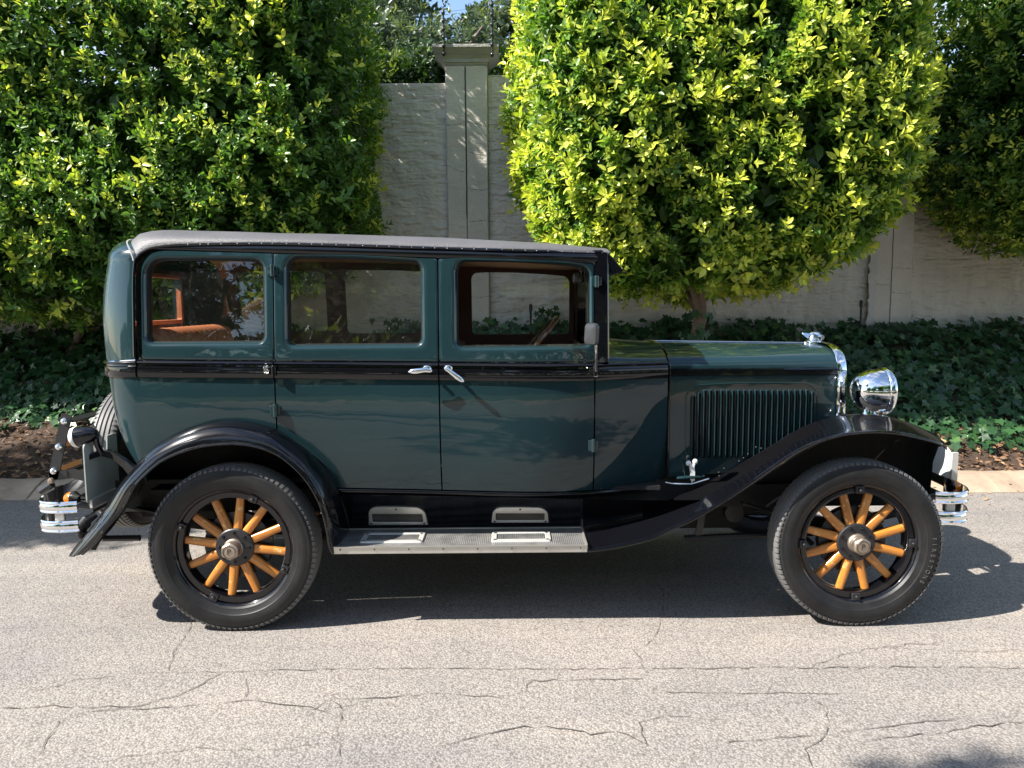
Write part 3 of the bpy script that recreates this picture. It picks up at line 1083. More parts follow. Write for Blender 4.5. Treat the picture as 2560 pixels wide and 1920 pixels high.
def clipped_tree(name, c, h, trunk, r0, ncl, seed, label, rb=.3, skew=0.0, wts=(1, .8, 1.5, .12, .45, .5), group='clipped street trees along the wall', nfill=22000, **kw):
    base = (trunk[0], trunk[1], bank_z(trunk[1]) - .1)
    t = empty('clipped_tree', base, label, 'tree', group)
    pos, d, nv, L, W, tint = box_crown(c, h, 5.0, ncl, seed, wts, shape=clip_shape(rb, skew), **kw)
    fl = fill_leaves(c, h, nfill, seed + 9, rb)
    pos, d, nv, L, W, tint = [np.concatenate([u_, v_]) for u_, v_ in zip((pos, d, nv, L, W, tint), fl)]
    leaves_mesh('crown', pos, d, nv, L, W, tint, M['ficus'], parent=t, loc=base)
    mb = MB()
    branch_tree(mb, (0, 0, 0), (trunk[2] - base[0], 0, c[2] - h[2] * .72 - base[2]), r0, (h[0] * .75, h[1] * .7), 14, seed, h[2] * 1.5)
    mb.build('trunk', M['bark'], t)
    return t


clipped_tree('clipped_tree', (1.88, 3.45, 3.85), (1.76, 1.32, 2.16), (1.90, 3.55, 1.95), 0.085, 14500, 21,
             'bright clipped tree standing directly behind the bonnet of the car', rb=.36, skew=.30, young=1.0, depth=.16, leaf=(.055, .095), per=9)
clipped_tree('clipped_tree', (-4.75, 3.85, 3.62), (3.28, 1.18, 2.12), (-5.15, 4.5, -4.7), 0.042, 20500, 33,
             'broad dark clipped tree behind the rear half of the car', rb=.14, young=.42, depth=.17, leaf=(.055, .088))
clipped_tree('clipped_tree', (6.62, 3.9, 4.18), (2.08, 1.2, 2.15), (6.7, 3.8, 6.7), 0.08, 12000, 45,
             'shaded clipped tree cut by the right edge of the photo', rb=.4, young=.75, depth=.13, leaf=(.050, .078))

# ---- hedge over the wall and garden trees behind
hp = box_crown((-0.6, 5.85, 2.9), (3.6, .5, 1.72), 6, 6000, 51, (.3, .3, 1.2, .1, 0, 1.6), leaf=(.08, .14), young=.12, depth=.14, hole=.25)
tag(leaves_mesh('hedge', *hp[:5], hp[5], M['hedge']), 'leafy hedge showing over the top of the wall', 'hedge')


def blob_tree(name, base, cc, rr, ncl, seed, label, mat, leaf, group, trunk_r=.18, young=.2, cat='tree', wts=None):
    t = empty(name, base, label, cat, group)
    r = np.random.RandomState(seed)
    parts = []
    for k in range(12):
        dv = r.normal(size=3)
        dv /= np.linalg.norm(dv)
        o = np.array(cc) + dv * np.array(rr) * r.uniform(.35, .72)
        parts.append(box_crown(o, np.array(rr) * r.uniform(.32, .5), 2.0, ncl // 12, seed + k, (1, 1, 1, 1, 1, 1), leaf=leaf, young=young, depth=.25, per=6))
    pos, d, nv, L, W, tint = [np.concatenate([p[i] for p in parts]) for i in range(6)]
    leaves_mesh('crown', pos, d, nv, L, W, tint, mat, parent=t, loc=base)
    mb = MB()
    branch_tree(mb, (0, 0, 0), (cc[0] - base[0], cc[1] - base[1], cc[2] - rr[2] * .6 - base[2]), trunk_r, (rr[0] * .7, rr[1] * .7), 9, seed, rr[2] * 1.2)
    mb.build('trunk', M['bark'], t)
    return t


GT = 'garden trees behind the wall'
blob_tree('garden_tree', (-1.6, 13.0, 1.0), (-2.1, 12.5, 6.1), (2.6, 2.0, 2.5), 6000, 61, 'dull olive garden tree behind the wall, left of the sky gap', M['far_leaf'], (.11, .18), GT)
blob_tree('garden_tree', (1.3, 15.5, 1.0), (1.9, 15.0, 7.4), (2.9, 2.2, 3.1), 7500, 71, 'pale garden tree behind the wall, right of the sky gap', M['far_leaf'], (.13, .2), GT, young=.5)
blob_tree('garden_tree', (-3.2, 16.5, 1.0), (-3.2, 16.0, 10.3), (3.0, 2, 2.6), 2200, 81, 'dark tall garden tree hanging in at the top of the gap', M['far_leaf'], (.16, .24), GT)
blob_tree('garden_tree', (5.2, 12.0, 1.0), (5.0, 11.0, 6.0), (2.2, 2.0, 2.9), 2600, 91, 'garden tree glimpsed between the two right clipped trees', M['far_leaf'], (.13, .2), GT, young=.7)

# ---- across the street: what the paint, glass and chrome mirror, and what shades the near road
hq = box_crown((0, -10.4, 1.35), (24, .9, 1.5), 8, 6500, 95, (.2, .2, .3, 1.4, 0, 1), leaf=(.16, .26), young=.1, depth=.12, hole=.6)
tag(leaves_mesh('street_hedge', *hq[:5], hq[5], M['hedge']), 'long dark hedge across the street, mirrored in the doors', 'hedge')
ST = 'street trees out of frame'
blob_tree('street_tree', (-11.8, 2.9, .3), (-10.2, -.35, 6.5), (1.9, 1.5, 0.8), 2400, 101, 'overhanging street tree whose shade lies behind the spare wheel', M['ficus'], (.12, .18), ST, .14)
blob_tree('street_tree', (-7.2, -8.2, .1), (-5.5, -5.9, 7.0), (1.8, 1.9, 1.2), 1200, 111, 'street tree across the road shading the near right asphalt', M['ficus'], (.12, .18), ST, .14)
blob_tree('street_tree', (7.5, -9.5, .1), (7.5, -9.8, 5.0), (3.4, 2.4, 2.8), 3400, 121, 'rounded street tree across the road mirrored in the headlamp', M['ficus'], (.16, .24), ST, .2)
blob_tree('street_tree', (-2.5, -13.5, .1), (-2.5, -13.5, 5.2), (4.4, 2.4, 3.4), 5000, 131, 'wide street tree across the road behind the long hedge', M['ficus'], (.18, .26), ST, .2)


blob_tree('street_tree', (-10.5, -14, .1), (-10.5, -14, 5.4), (4.4, 2.4, 3.6), 5000, 141, 'tall street tree across the road, furthest towards the rear of the car', M['ficus'], (.18, .26), ST, .2)
blob_tree('street_tree', (3.6, -14.5, .1), (3.6, -14.5, 5.6), (4.0, 2.4, 3.6), 5000, 151, 'dark street tree across the road opposite the bonnet', M['ficus'], (.18, .26), ST, .2)


# ---- ivy, litter
def bank_noise(x, y, seed):
    return lownoise(np.stack([x, y, np.zeros_like(x)], 1), seed, 2.2)


r = np.random.RandomState(5)
n = 19500
x = r.uniform(-9.2, 9.2, n)
y = 2.42 + 2.45 * r.rand(n) ** .95
gapn = bank_noise(x, y, 7)
edge = 2.55 + .16 * bank_noise(x, y * 0, 11) + np.where(x < -1.5, .35, 0)
keep = (y > edge) & (gapn > np.where(x < -1.5, -.25, -.75)) | (r.rand(n) < .05) & (y > edge - .1)
x, y = x[keep], y[keep]
n = len(x)
z = np.interp(y, [b[0] for b in BANK], [b[1] for b in BANK])
hgt = r.uniform(.03, .16, n) + .05 * bank_noise(x, y, 9) + np.where(y > 4.4, r.uniform(0, .16, n), 0)
pos = np.stack([x, y, z + np.maximum(hgt, .02)], 1)
nv = norm(np.array([0, -.62, .75]) + r.normal(size=(n, 3)) * .33)
d = norm(np.stack([r.normal(size=n), -.9 + r.normal(size=n) * .5, -.35 + r.normal(size=n) * .3], 1))
d = d - nv * (d * nv).sum(1, keepdims=True)
L = r.uniform(.06, .125, n)
tint = np.clip(r.beta(1.6, 3.2, n) * .9, 0, 1)
tag(leaves_mesh('ivy', pos, d, nv, L, L * r.uniform(.85, 1.05, n), tint, M['ivy'], IVY_V, IVY_F), kind='stuff')
# ivy climbing the wall foot and the trunk
r = np.random.RandomState(6)
pts = []
for cx_, w_, h_ in ((.45, .07, .42), (1.9, .1, .3), (2.9, .5, .25), (-1.2, .3, .3), (0.9, .4, .22), (4.6, .6, .2), (-4.9, .5, .35)):
    k = int(70 * (w_ + .2) * (h_ + .4) / .3)
    u = r.normal(size=k) * w_
    hh = r.rand(k) * h_
    pts.append(np.stack([cx_ + u, np.full(k, YW - .12) - r.rand(k) * .05, 1.12 + hh], 1))
k = 110
a = r.uniform(0, 6.28, k)
pts.append(np.stack([1.9 + np.cos(a) * .13, 3.55 + np.sin(a) * .13, .65 + r.rand(k) * .85], 1))
pos = np.concatenate(pts)
n = len(pos)
nv = norm(np.array([0, -1, .35]) + r.normal(size=(n, 3)) * .4)
d = norm(np.stack([r.normal(size=n) * .6, -.2 + r.normal(size=n) * .3, -.8 + r.normal(size=n) * .3], 1))
L = r.uniform(.06, .11, n)
tag(leaves_mesh('climbing_ivy', pos, d, nv, L, L * .95, r.beta(1.5, 3, n) * .7, M['ivy'], IVY_V, IVY_F), kind='stuff')
r = np.random.RandomState(8)
n = 9000
x = r.uniform(-7.5, 7.5, n)
y = 2.16 + np.abs(r.normal(size=n)) * .42
y = np.where(r.rand(n) < .35, r.uniform(2.2, 4.5, n), y)
k = y < 4.8
x, y = x[k], y[k]
n = len(x)
z = np.interp(y, [b[0] for b in BANK], [b[1] for b in BANK]) + r.uniform(.005, .04, n)
pos = np.stack([x, y, z], 1)
nv = norm(np.array([0, -.3, .8]) + r.normal(size=(n, 3)) * .45)
d = norm(r.normal(size=(n, 3)) * np.array([1, 1, .3]))
L = r.uniform(.03, .085, n)
W = L * r.uniform(.12, .55, n)
tag(leaves_mesh('leaf_litter', pos, d, nv, L, W, np.clip(r.beta(1.6, 1.8, n), 0, 1), M['litter']), kind='stuff')
r = np.random.RandomState(18)
n = 520
x = r.uniform(-5, 5, n)
y = YK + .1 - np.abs(r.normal(size=n)) * .35
pos = np.stack([x, y, np.full(n, .012) + np.maximum(0, y - YK) * .5], 1)
nv = norm(np.array([0, 0, 1]) + r.normal(size=(n, 3)) * .3)
d = norm(r.normal(size=(n, 3)) * np.array([1, 1, .05]))
L = r.uniform(.015, .045, n)
tag(leaves_mesh('gutter_leaves', pos, d, nv, L, L * .4, r.rand(n), M['litter']), kind='stuff')

# ================================================================== THE CAR
car = empty('vintage_car', (0, 0, 0), 'dark green and black boxy vintage sedan with orange wooden spoked wheels and grey vinyl roof', 'car')

w0 = spline([-2.15, -1.8, -1.2, -.35, .40, .60, .80], [.66, .685, .70, .70, .655, .575, .478])
dzf = spline([.6, .75, .95, 1.1, 1.3, 1.5, 1.7, 1.95], [-.075, -.035, -.008, 0, -.004, -.02, -.04, -.07])


def S(x, z, off=0.0):
    return (x, -(w0(x) + dzf(z) + off), z)


def Q(px, py):
    y = -.68
    for _ in range(4):
        x, z = P(px, py, y)
        y = -(w0(x) + dzf(z))
    return x, z


def line(a, b):
    return lambda x: a[1] + (b[1] - a[1]) * (x - a[0]) / (b[0] - a[0])


def both(mb, name, mat, parent=None, parent2=None, **kw):
    a = mb.build(name, mat, parent or car, **kw)
    b = mb.mirror().build(name, mat, parent2 or parent or car, **kw)
    return a, b


X_BAND = Q(338, 780)[0]
X_Q0 = Q(354, 780)[0]
X1 = Q(684, 800)[0]
X2 = Q(1097, 900)[0]
X3 = Q(1487, 900)[0]
zb0 = line(Q(356, 943), Q(1484, 952))          # belt, lower edge
zb1 = line(Q(356, 900), Q(1478, 907))          # belt, upper edge
zsill = line(Q(853, 1219), Q(1484, 1225))
ztop = line(Q(701, 635), Q(1470, 659))         # top of the door frames
drip_px = [(339, 652), (346, 640), (360, 628), (390, 618), (470, 612), (660, 609.5), (880, 614), (1099, 621), (1320, 627), (1523, 634)]
drip_q = [Q(*p) for p in drip_px]
zdrip = spline([q[0] for q in drip_q], [q[1] for q in drip_q])
X_RF = drip_q[-1][0]
X_RR = drip_q[0][0]


def rrect(x0, x1, z0, z1, rr, tslope=0.0, n=6, m=8, bslope=0.0, arch=0.0):
    """rounded rectangle loop; rr = radii bl, br, tr, tl"""
    pts = []
    cs = [(x0, z0, rr[0], 180), (x1, z0, rr[1], 270), (x1, z1, rr[2], 0), (x0, z1, rr[3], 90)]
    for k, (cx, cz, r_, a0) in enumerate(cs):
        sx = 1 if cx == x0 else -1
        sz = 1 if cz == z0 else -1
        arc = []
        for i in range(n + 1):
            a = rad(a0 + 90 * i / n)
            arc.append((cx + sx * r_ + r_ * math.cos(a), cz + sz * r_ + r_ * math.sin(a)))
        if pts:
            p, q = pts[-1], arc[0]
            pts += [(p[0] + (q[0] - p[0]) * i / (m + 1), p[1] + (q[1] - p[1]) * i / (m + 1)) for i in range(1, m + 1)]
        pts += arc
    p, q = pts[-1], pts[0]
    pts += [(p[0] + (q[0] - p[0]) * i / (m + 1), p[1] + (q[1] - p[1]) * i / (m + 1)) for i in range(1, m + 1)]
    xm, H, hw = (x0 + x1) / 2, z1 - z0, (x1 - x0) / 2
    out = []
    for x, z in pts:
        k = (z - z0) / H
        out.append((x, z + k * (tslope * (x - xm) + arch * (1 - ((x - xm) / hw) ** 2)) + (1 - k) * bslope * (x - xm)))
    return out


def grow(loop, e):
    """push a loop outwards by e"""
    n = len(loop)
    o = []
    for i in range(n):
        a, b = loop[i - 1], loop[(i + 1) % n]
        t = Vector((b[0] - a[0], b[1] - a[1])).normalized()
        o.append((loop[i][0] + t.y * e, loop[i][1] - t.x * e))
    return o


def lerp2(a, b, t):
    return [(p[0] + (q[0] - p[0]) * t, p[1] + (q[1] - p[1]) * t) for p, q in zip(a, b)]


tsl = (ztop(.3) - ztop(-1.3)) / 1.6
bsl = (zb1(.3) - zb1(-1.3)) / 1.6


def hole(pxl, pxr, pyt, pyb, rr, ts=0.0, arch=0.006):
    x0, x1 = Q(pxl, 760)[0], Q(pxr, 760)[0]
    z0 = Q((pxl + pxr) / 2, pyb)[1]
    z1 = Q((pxl + pxr) / 2, pyt)[1]
    return rrect(x0, x1, z0, z1, rr, ts, arch=arch)


HOLES = [hole(363, 659, 649.5, 856.5, (.032, .032, .05, .075), tsl * .3, .004),
         hole(716, 1054, 649, 862.5, (.034, .034, .042, .05), tsl, .008),
         hole(1141, 1474, 659, 867, (.036, .036, .05, .05), tsl * 1.3, .012)]
GAP = 0.0035
BAYS = [(X_Q0, X1 - GAP, (.012, .012, .012, .11)), (X1 + GAP, X2 - GAP, (.012, .012, .012, .012)), (X2 + GAP, X3 - GAP, (.012, .012, .012, .012))]


def rings_to_mesh(rows):
    """rows [(loop2d, off)]"""
    mb = MB()
    mb.grid([[S(x, z, off) for x, z in lp] for lp, off in rows], close_u=True)
    return mb


def frame_mesh(bay, hl):
    x0, x1, rr = bay
    xm = (x0 + x1) / 2
    z0, z1 = zb1(xm) + .004, ztop(xm)
    outer = rrect(x0, x1, z0, z1, rr, tsl, bslope=bsl)
    rows = [(outer, -.022), (outer, 0.0), (lerp2(outer, grow(hl, .014), .03), .001)]
    for t in (.25, .5, .75):
        rows.append((lerp2(outer, grow(hl, .014), t), .001))
    rows += [(grow(hl, .014), .001), (grow(hl, .012), .0), (grow(hl, .008), -.003), (grow(hl, .0035), -.009), (hl, -.014), (grow(hl, -.001), -.018), (grow(hl, -.001), -.036)]
    return rings_to_mesh(rows)


def strip(f0, f1, xs, offs, n_z):
    """side sheet between two height functions"""
    mb = MB()
    rows = []
    for k in range(n_z + 1):
        t = k / n_z
        rows.append([S(x, f0(x) + (f1(x) - f0(x)) * t, offs(t) if callable(offs) else offs) for x in xs])
    mb.grid(rows)
    return mb


def xr_(a, b, n):
    return [a + (b - a) * i / n for i in range(n + 1)]


# rear wheel arch line on the body side
ARCH_PX = [(340, 1172), (346, 1165), (385, 1121), (429, 1091), (477, 1069), (520, 1056.5), (572, 1050.5), (624, 1055), (685, 1071), (733, 1100), (776, 1134), (811, 1173), (830, 1203), (847, 1236)]
ARCH = [Q(*p) for p in ARCH_PX]


def arch_z(x):
    if x < ARCH[0][0] or x > ARCH[-1][0]:
        return -1
    return float(np.interp(x, [a[0] for a in ARCH], [a[1] for a in ARCH])) + .004


def low(x):
    return max(zsill(x), arch_z(x))


def panel(xa, xb, n=40):
    xs = xr_(xa, xb, n)
    mb = MB()
    rows = []
    top = lambda x: zb0(x) + .003
    rows.append([S(x, low(x), -.02) for x in xs])
    for k in range(13):
        t = k / 12
        rows.append([S(x, low(x) + (top(x) - low(x)) * t, 0) for x in xs])
    rows = [[S(xs[0], r[0][2], -.02)] + r + [S(xs[-1], r[-1][2], -.02)] for r in rows]
    mb.grid(rows)
    return mb


BELT_SEC = [(0.0, -.004), (0.02, .008), (.10, .013), (.35, .016), (.60, .013), (.68, .004), (.75, .003), (.82, .013), (.88, .017), (.94, .013), (.985, .006), (1.0, -.004)]


def belt_mesh(xa, xb, n=24):
    xs = xr_(xa, xb, n)
    mb = MB()
    rows = [[S(x, zb0(x) + (zb1(x) - zb0(x)) * t, off) for x in xs] for t, off in BELT_SEC]
    rows = [[S(xs[0], r[0][2], -.02)] + r + [S(xs[-1], r[-1][2], -.02)] for r in rows]
    mb.grid(rows)
    return mb


# ---- doors and rear quarter
names = ['rear_quarter', 'rear_door', 'front_door']
DO = {}
for i, nm in enumerate(names):
    fm = frame_mesh(BAYS[i], HOLES[i])
    xa = BAYS[i][0] if i else X_BAND - .01
    pm = panel(xa, BAYS[i][1])
    fm.add(pm.v, pm.f)
    a, b = both(fm, nm, M['green'])
    DO[nm] = (a, b)
    both(belt_mesh(xa if i else X_BAND + .012, BAYS[i][1]), 'belt_moulding', M['black'], a, b)
    # seal, glass and cloth lining of each opening
    hl = HOLES[i]
    seal = rings_to_mesh([(grow(hl, .012), -.020), (grow(hl, -.006), -.020), (grow(hl, -.006), -.045), (grow(hl, .012), -.045)])
    both(seal, 'window_seal', M['rubber_seal'], a, b)
    gl = MB()
    gl.v = [S(x, z, -.031) for x, z in grow(hl, .004)]
    gl.f = [tuple(range(len(hl)))]
    ym = sum(p[1] for p in gl.v) / len(gl.v)
    if i < 2:
        gl.build('window_glass', M['glass'], a)
        gl.mirror().build('window_glass', M['clear_glass'], b)
    else:      # the near pane is wound right down, its top edge just shows
        gl.mirror().build('window_glass', M['clear_glass'], b)
        x0_, x1_ = min(p[0] for p in hl), max(p[0] for p in hl)
        zb_ = min(p[1] for p in hl)
        MB().box(((x0_ + x1_) / 2, -(w0(0) - .035), zb_ - .10), (x1_ - x0_ - .03, .005, .22)).build('window_glass', M['clear_glass'], a)
    x0, x1, rr = BAYS[i]
    xm = (x0 + x1) / 2
    oo = rrect(x0 - .02, x1 + .02, 1.07, ztop(xm) + .05, (.01,) * 4, tsl)
    ln = rings_to_mesh([(oo, -.066), (lerp2(oo, grow(hl, -.004), .5), -.066), (grow(hl, -.004), -.066), (grow(hl, .004), -.046)])
    both(ln, 'inner_trim', M['trim'], a, b)

# black rail above the doors and black surround behind the seams
rail = MB()
bays_b = [(X_BAND, X1), (X1, X2), (X2, X3)]
for i, (xa, xb) in enumerate(bays_b):
    xm = (xa + xb) / 2
    outer = rrect(xa, xb, zb1(xm) - .01, ztop(xm) + .004, (.004, .004, .004, .13 if i == 0 else .004), tsl)
    s_ = rings_to_mesh([(outer, -.010), (lerp2(outer, grow(HOLES[i], .03), .6), -.010), (grow(HOLES[i], .02), -.010)])
    rail.add(s_.v, s_.f)
xs = xr_(X_RR + .02, X_RF - .01, 70)
tops = strip(lambda x: min(ztop(x), zdrip(x) - .004) + .003, lambda x: max(zdrip(x) - .002, min(ztop(x), zdrip(x) - .004) + .004), xs, lambda t: -.004 + .010 * math.sin(math.pi * min(1, t * 1.0)) ** .6, 6)
rail.add(tops.v, tops.f)
sill = strip(lambda x: zsill(x) - .045, lambda x: zsill(x) - .003, xr_(ARCH[-1][0] - .02, .80, 40), lambda t: -.012 + .018 * math.sin(math.pi * t) ** .5, 8)
rail.add(sill.v, sill.f)
both(rail, 'body_rail', M['black'], sharp=30)
# drip moulding running over the doors and down behind the quarter window
dp = smooth_path([S(q[0], q[1], .004) for q in drip_q[::-1]] + [S(X_BAND - .006, zz, .002) for zz in (1.70, 1.5, 1.35)] + [S(X_BAND - .004, zb1(X_BAND) + .01, .002)], 90)
dr_a, dr_b = both(MB().tube(dp, .0075, 8, up=(0, -1, 0)), 'drip_moulding', M['black'])
rnd = random.Random(2)
ds = []
for k in range(34):
    x = X_RR + .25 + (X_RF - X_RR - .3) * k / 33 + rnd.uniform(-.012, .012)
    ds.append(MB().ball(S(x, zdrip(x) + .001, .0105), .0034, 6, 4))

# ---- body shell: rounded back
XRZ = spline([.70, .78, .88, .98, 1.14, 1.28, 1.45, 1.62, 1.80], [-1.85, -1.915, -1.980, -2.018, -2.045, -2.063, -2.078, -2.080, -2.050])


def shell_pt(z, t, off=0.0):
    """t 0..1 from the side round to the middle of the back"""
    ws = w0(X_BAND) + dzf(z) + off
    xe = XRZ(z) - off
    rx, ry = X_BAND - xe, .26
    if t < .62:
        a = t / .62 * math.pi / 2
        e = 1.0
        return (X_BAND - rx * math.sin(a) ** e * .97, -(ws - ry + ry * math.cos(a) ** e), z)
    u = (t - .62) / .38
    return (xe + rx * .03 * (1 - math.sin(u * math.pi / 2)), -(ws - ry) * (1 - u), z)


TT = [i / 36 for i in range(37)]
RW = (1.49, 1.75, .36)          # rear window: z0, z1, half width
sh = MB()
zz = xr_(.70, 1.40, 22)
half = [[shell_pt(z, t) for t in TT] for z in zz]
sh.grid(half)
# back above the belt: leave the window free
tw = None
for k in range(400):
    if -shell_pt(1.6, k / 400)[1] < RW[2]:
        tw = k / 400
        break
zz2 = xr_(1.40, 1.80, 16)
TS = [t for t in TT if t < tw] + [tw]
sh.grid([[shell_pt(z, t) for t in TS] for z in zz2])
TS2 = [tw + (1 - tw) * i / 8 for i in range(9)]
sh.grid([[shell_pt(z, t) for t in TS2] for z in xr_(1.40, RW[0], 3)])
sh.grid([[shell_pt(z, t) for t in TS2] for z in xr_(RW[1], 1.80, 3)])
sh.grid([[(p[0] + d, p[1], p[2]) for p in [shell_pt(RW[0], t) for t in TS2]] for d in (0, .05)])
sh.grid([[(p[0] + d, p[1], p[2]) for p in [shell_pt(RW[1], t) for t in TS2]] for d in (0, .05)])
sh.grid([[(p[0] + d, p[1], p[2]) for p in [shell_pt(z, tw) for z in xr_(*RW[:2], 4)]] for d in (0, .05)])


def roof_pt(x, a, n=2.5, dn=0.0):
    xq = x
    k_ = max(0.0, 1 - (x - X_RR) / .45)
    x = x - .17 * k_ ** 1.5 * abs(math.sin(a)) ** 1.6
    zd = zdrip(xq) - dn
    rise = float(np.interp(xq, [-1.84, -1.6, -1.18, -.35, .2, .42, .50], [.135, .105, .083, .083, .066, .050, .040]))
    w = w0(xq) + dzf(zd) + .002
    return (x, -w * abs(math.cos(a)) ** (2 / n) * (1 if math.cos(a) > 0 else -1), zd + rise * math.sin(a) ** (2 / n))


# dome between the back and the rear edge of the vinyl
AA = [math.pi / 2 * i / 24 for i in range(25)]
dome = []
for k in range(15):
    s_ = math.pi / 2 * k / 14
    row = []
    for i, a in enumerate(AA):
        c1 = roof_pt(X_RR + .006, a)
        c0 = shell_pt(1.80, i / 24)
        c0 = (c0[0], c0[1], 1.80)
        cs_, sn = math.cos(s_) ** .9, math.sin(s_) ** .9
        zt_ = c1[2]
        row.append((c1[0] + (c0[0] - c1[0]) * cs_, c1[1] + (c0[1] - c1[1]) * cs_, 1.80 + (zt_ - 1.80) * sn))
    dome.append(row)
sh.grid(dome)
sh2 = sh.mirror()
sh.add(sh2.v, sh2.f)
body = sh.build('rear_body', M['green'], car, sharp=50)
# the belt carried round the back
bb = MB()
rows = []
for t_, off in BELT_SEC:
    r1 = [shell_pt(zb0(X_BAND) + (zb1(X_BAND) - zb0(X_BAND)) * t_ - .012 * min(1, t * 1.5), t, off * .8) for t in TT]
    rows.append(r1 + [(p[0], -p[1], p[2]) for p in r1[::-1][1:]])
bb.grid(rows)
bb.build('belt_moulding', M['black'], body)
MB().tube([shell_pt(zb1(X_BAND) - .016 * min(1, t * 2.5) - .001, t, .007) for t in TT], .004, 6).build('belt_bead', M['chrome'], body)
gl = MB()
p0, p1 = shell_pt(RW[0], tw), shell_pt(RW[1], tw)
gl.add([(p0[0] + .03, p0[1] - .01, p0[2] - .01), (p0[0] + .03, -p0[1] + .01, p0[2] - .01), (p1[0] + .03, -p1[1] + .01, p1[2] + .01), (p1[0] + .03, p1[1] - .01, p1[2] + .01)], [(0, 1, 2, 3)])
gl.build('rear_window_glass', M['clear_glass'], body)
hl = [(y, z) for y, z in rrect(-RW[2] + .01, RW[2] - .01, RW[0] + .008, RW[1] - .008, (.012,) * 4)]
oo = rrect(-.42, .42, 1.24, 1.79, (.01,) * 4)
bl = MB()
bl.grid([[(-2.035, y, z) for y, z in lp] for lp in (oo, lerp2(oo, grow(hl, .02), .5), grow(hl, .02))] + [[(-2.045, y, z) for y, z in hl]], close_u=True)
bl.build('back_lining', M['trim'], car)
fr = MB()
fr.grid([[(xx, y, z) for y, z in grow(hl, g)] for g, xx in ((.024, -2.034), (.024, -2.022), (.002, -2.022), (.0, -2.05), (.024, -2.034))], close_u=True)
fr.build('rear_window_frame', M['leather'], car)

# ---- vinyl roof
AR = [math.pi * i / 48 for i in range(49)]
rx = xr_(X_RR, X_RF - .035, 64)
rf = MB()
rows = [[roof_pt(x, a) for a in AR] for x in rx]
for dx, f in ((.018, .985), (.030, .94), (.036, .80), (.038, .55), (.038, .2)):
    x = X_RF - .035 + dx
    base = [roof_pt(X_RF - .035, a) for a in AR]
    zd = zdrip(X_RF - .035)
    rows.append([(x, p[1] * (.999), zd + (p[2] - zd) * f) for p in base])
rf.grid(rows)
multi('moulding_tack', M['nickel'], dr_a, dr_b, ds)
roof = rf.build('roof', M['vinyl'], car, sharp=60)
welt = [tuple(Vector(roof_pt(X_RR - .004, a)) + Vector((0, 0, .004 * math.sin(a)))) for a in AR]
MB().sweep(welt, [(-.009, -.003), (-.009, .005), (.009, .005), (.009, -.003)], up=(0, 0, 1)).build('roof_welt', M['welt'], roof, sharp=30)
hd = MB()
hd.grid([[(x, p[1] * .93, p[2] - .055) for p in [roof_pt(x, a) for a in AR]] for x in xr_(X_RR - .05, X_RF - .09, 12)])
hd.build('headliner', M['headliner'], car)

# ---- front posts, screen, visor
ap = MB()
for k in (1,):
    path = [S(X3 + .028, z, -.018) for z in (zb1(X3), 1.45, 1.65, zdrip(X3 + .02) + .0)]
    ap.sweep(path, [(-.032, -.04), (-.032, .022), (-.026, .027), (.036, .027), (.043, .02), (.043, -.04)], up=(0, -1, 0))
both(ap, 'front_post', M['black'])
XS = X3 + .045
ws_ = MB()
lp = rrect(-.575, .575, 1.40, zdrip(X3) - .045, (.03,) * 4)
ws_.grid([[(XS + xo, y, z) for y, z in grow(lp, g_)] for g_, xo in ((.03, -.02), (.03, .012), (0, .012), (0, -.02))], close_u=True)
wso = ws_.build('windscreen_frame', M['black'], car)
g = MB()
g.add([(XS, y, z) for y, z in lp], [tuple(range(len(lp)))])
g.build('windscreen_glass', M['clear_glass'], wso)
hx = [P(px, py, -.6) for px, py in ((1500, 637), (1523, 634), (1530, 641), (1559, 675), (1558, 679), (1516, 693), (1503, 693))]
vs = MB().prism([(q[0], -.60, q[1]) for q in hx], (0, 1.20, 0))
vs.build('sun_visor', M['black'], car, bevel=.006)
MB().box((XS - .03, 0, zdrip(X3) - .02), (.06, 1.2, .07)).build('windscreen_header', M['black'], car, bevel=.008)

# ---- cowl and bonnet
XH0, XH1 = .800, P(2098, 980, -.30)[0]
zt0, zt1 = P(1690, 853, 0)[1], P(2030, 859, 0)[1]
zh0, zh1 = P(1680, 924, -.475)[1], P(2095, 922, -.30)[1]


def hood_h(x):
    t = (x - XH0) / (XH1 - XH0)
    return .474 + (.302 - .474) * (t + .10 * math.sin(math.pi * t) * (1 - .6 * t) * -.6)


def hood_zt(x):
    return zt0 + (zt1 - zt0) * (x - XH0) / (XH1 - XH0)


def hood_zh(x):
    return zh0 + (zh1 - zh0) * (x - XH0) / (XH1 - XH0)


def hood_top(x, a, grow_=0.0):
    if x < XH0:
        h, zh = w0(x) - .004, zh0 + (zb1(X3) - .01 - zh0) * ((XH0 - x) / (XH0 - X3)) ** 1.3
        zt = zt0 + .035 * ((XH0 - x) / (XH0 - X3)) ** 1.5
    else:
        h, zh, zt = hood_h(x), hood_zh(x), hood_zt(x)
    n = 2.35
    c, s_ = math.cos(a), math.sin(a)
    return (x, -(h + grow_) * abs(c) ** (2 / n) * (1 if c > 0 else -1), zh + (zt + grow_ - zh) * s_ ** (2 / n))


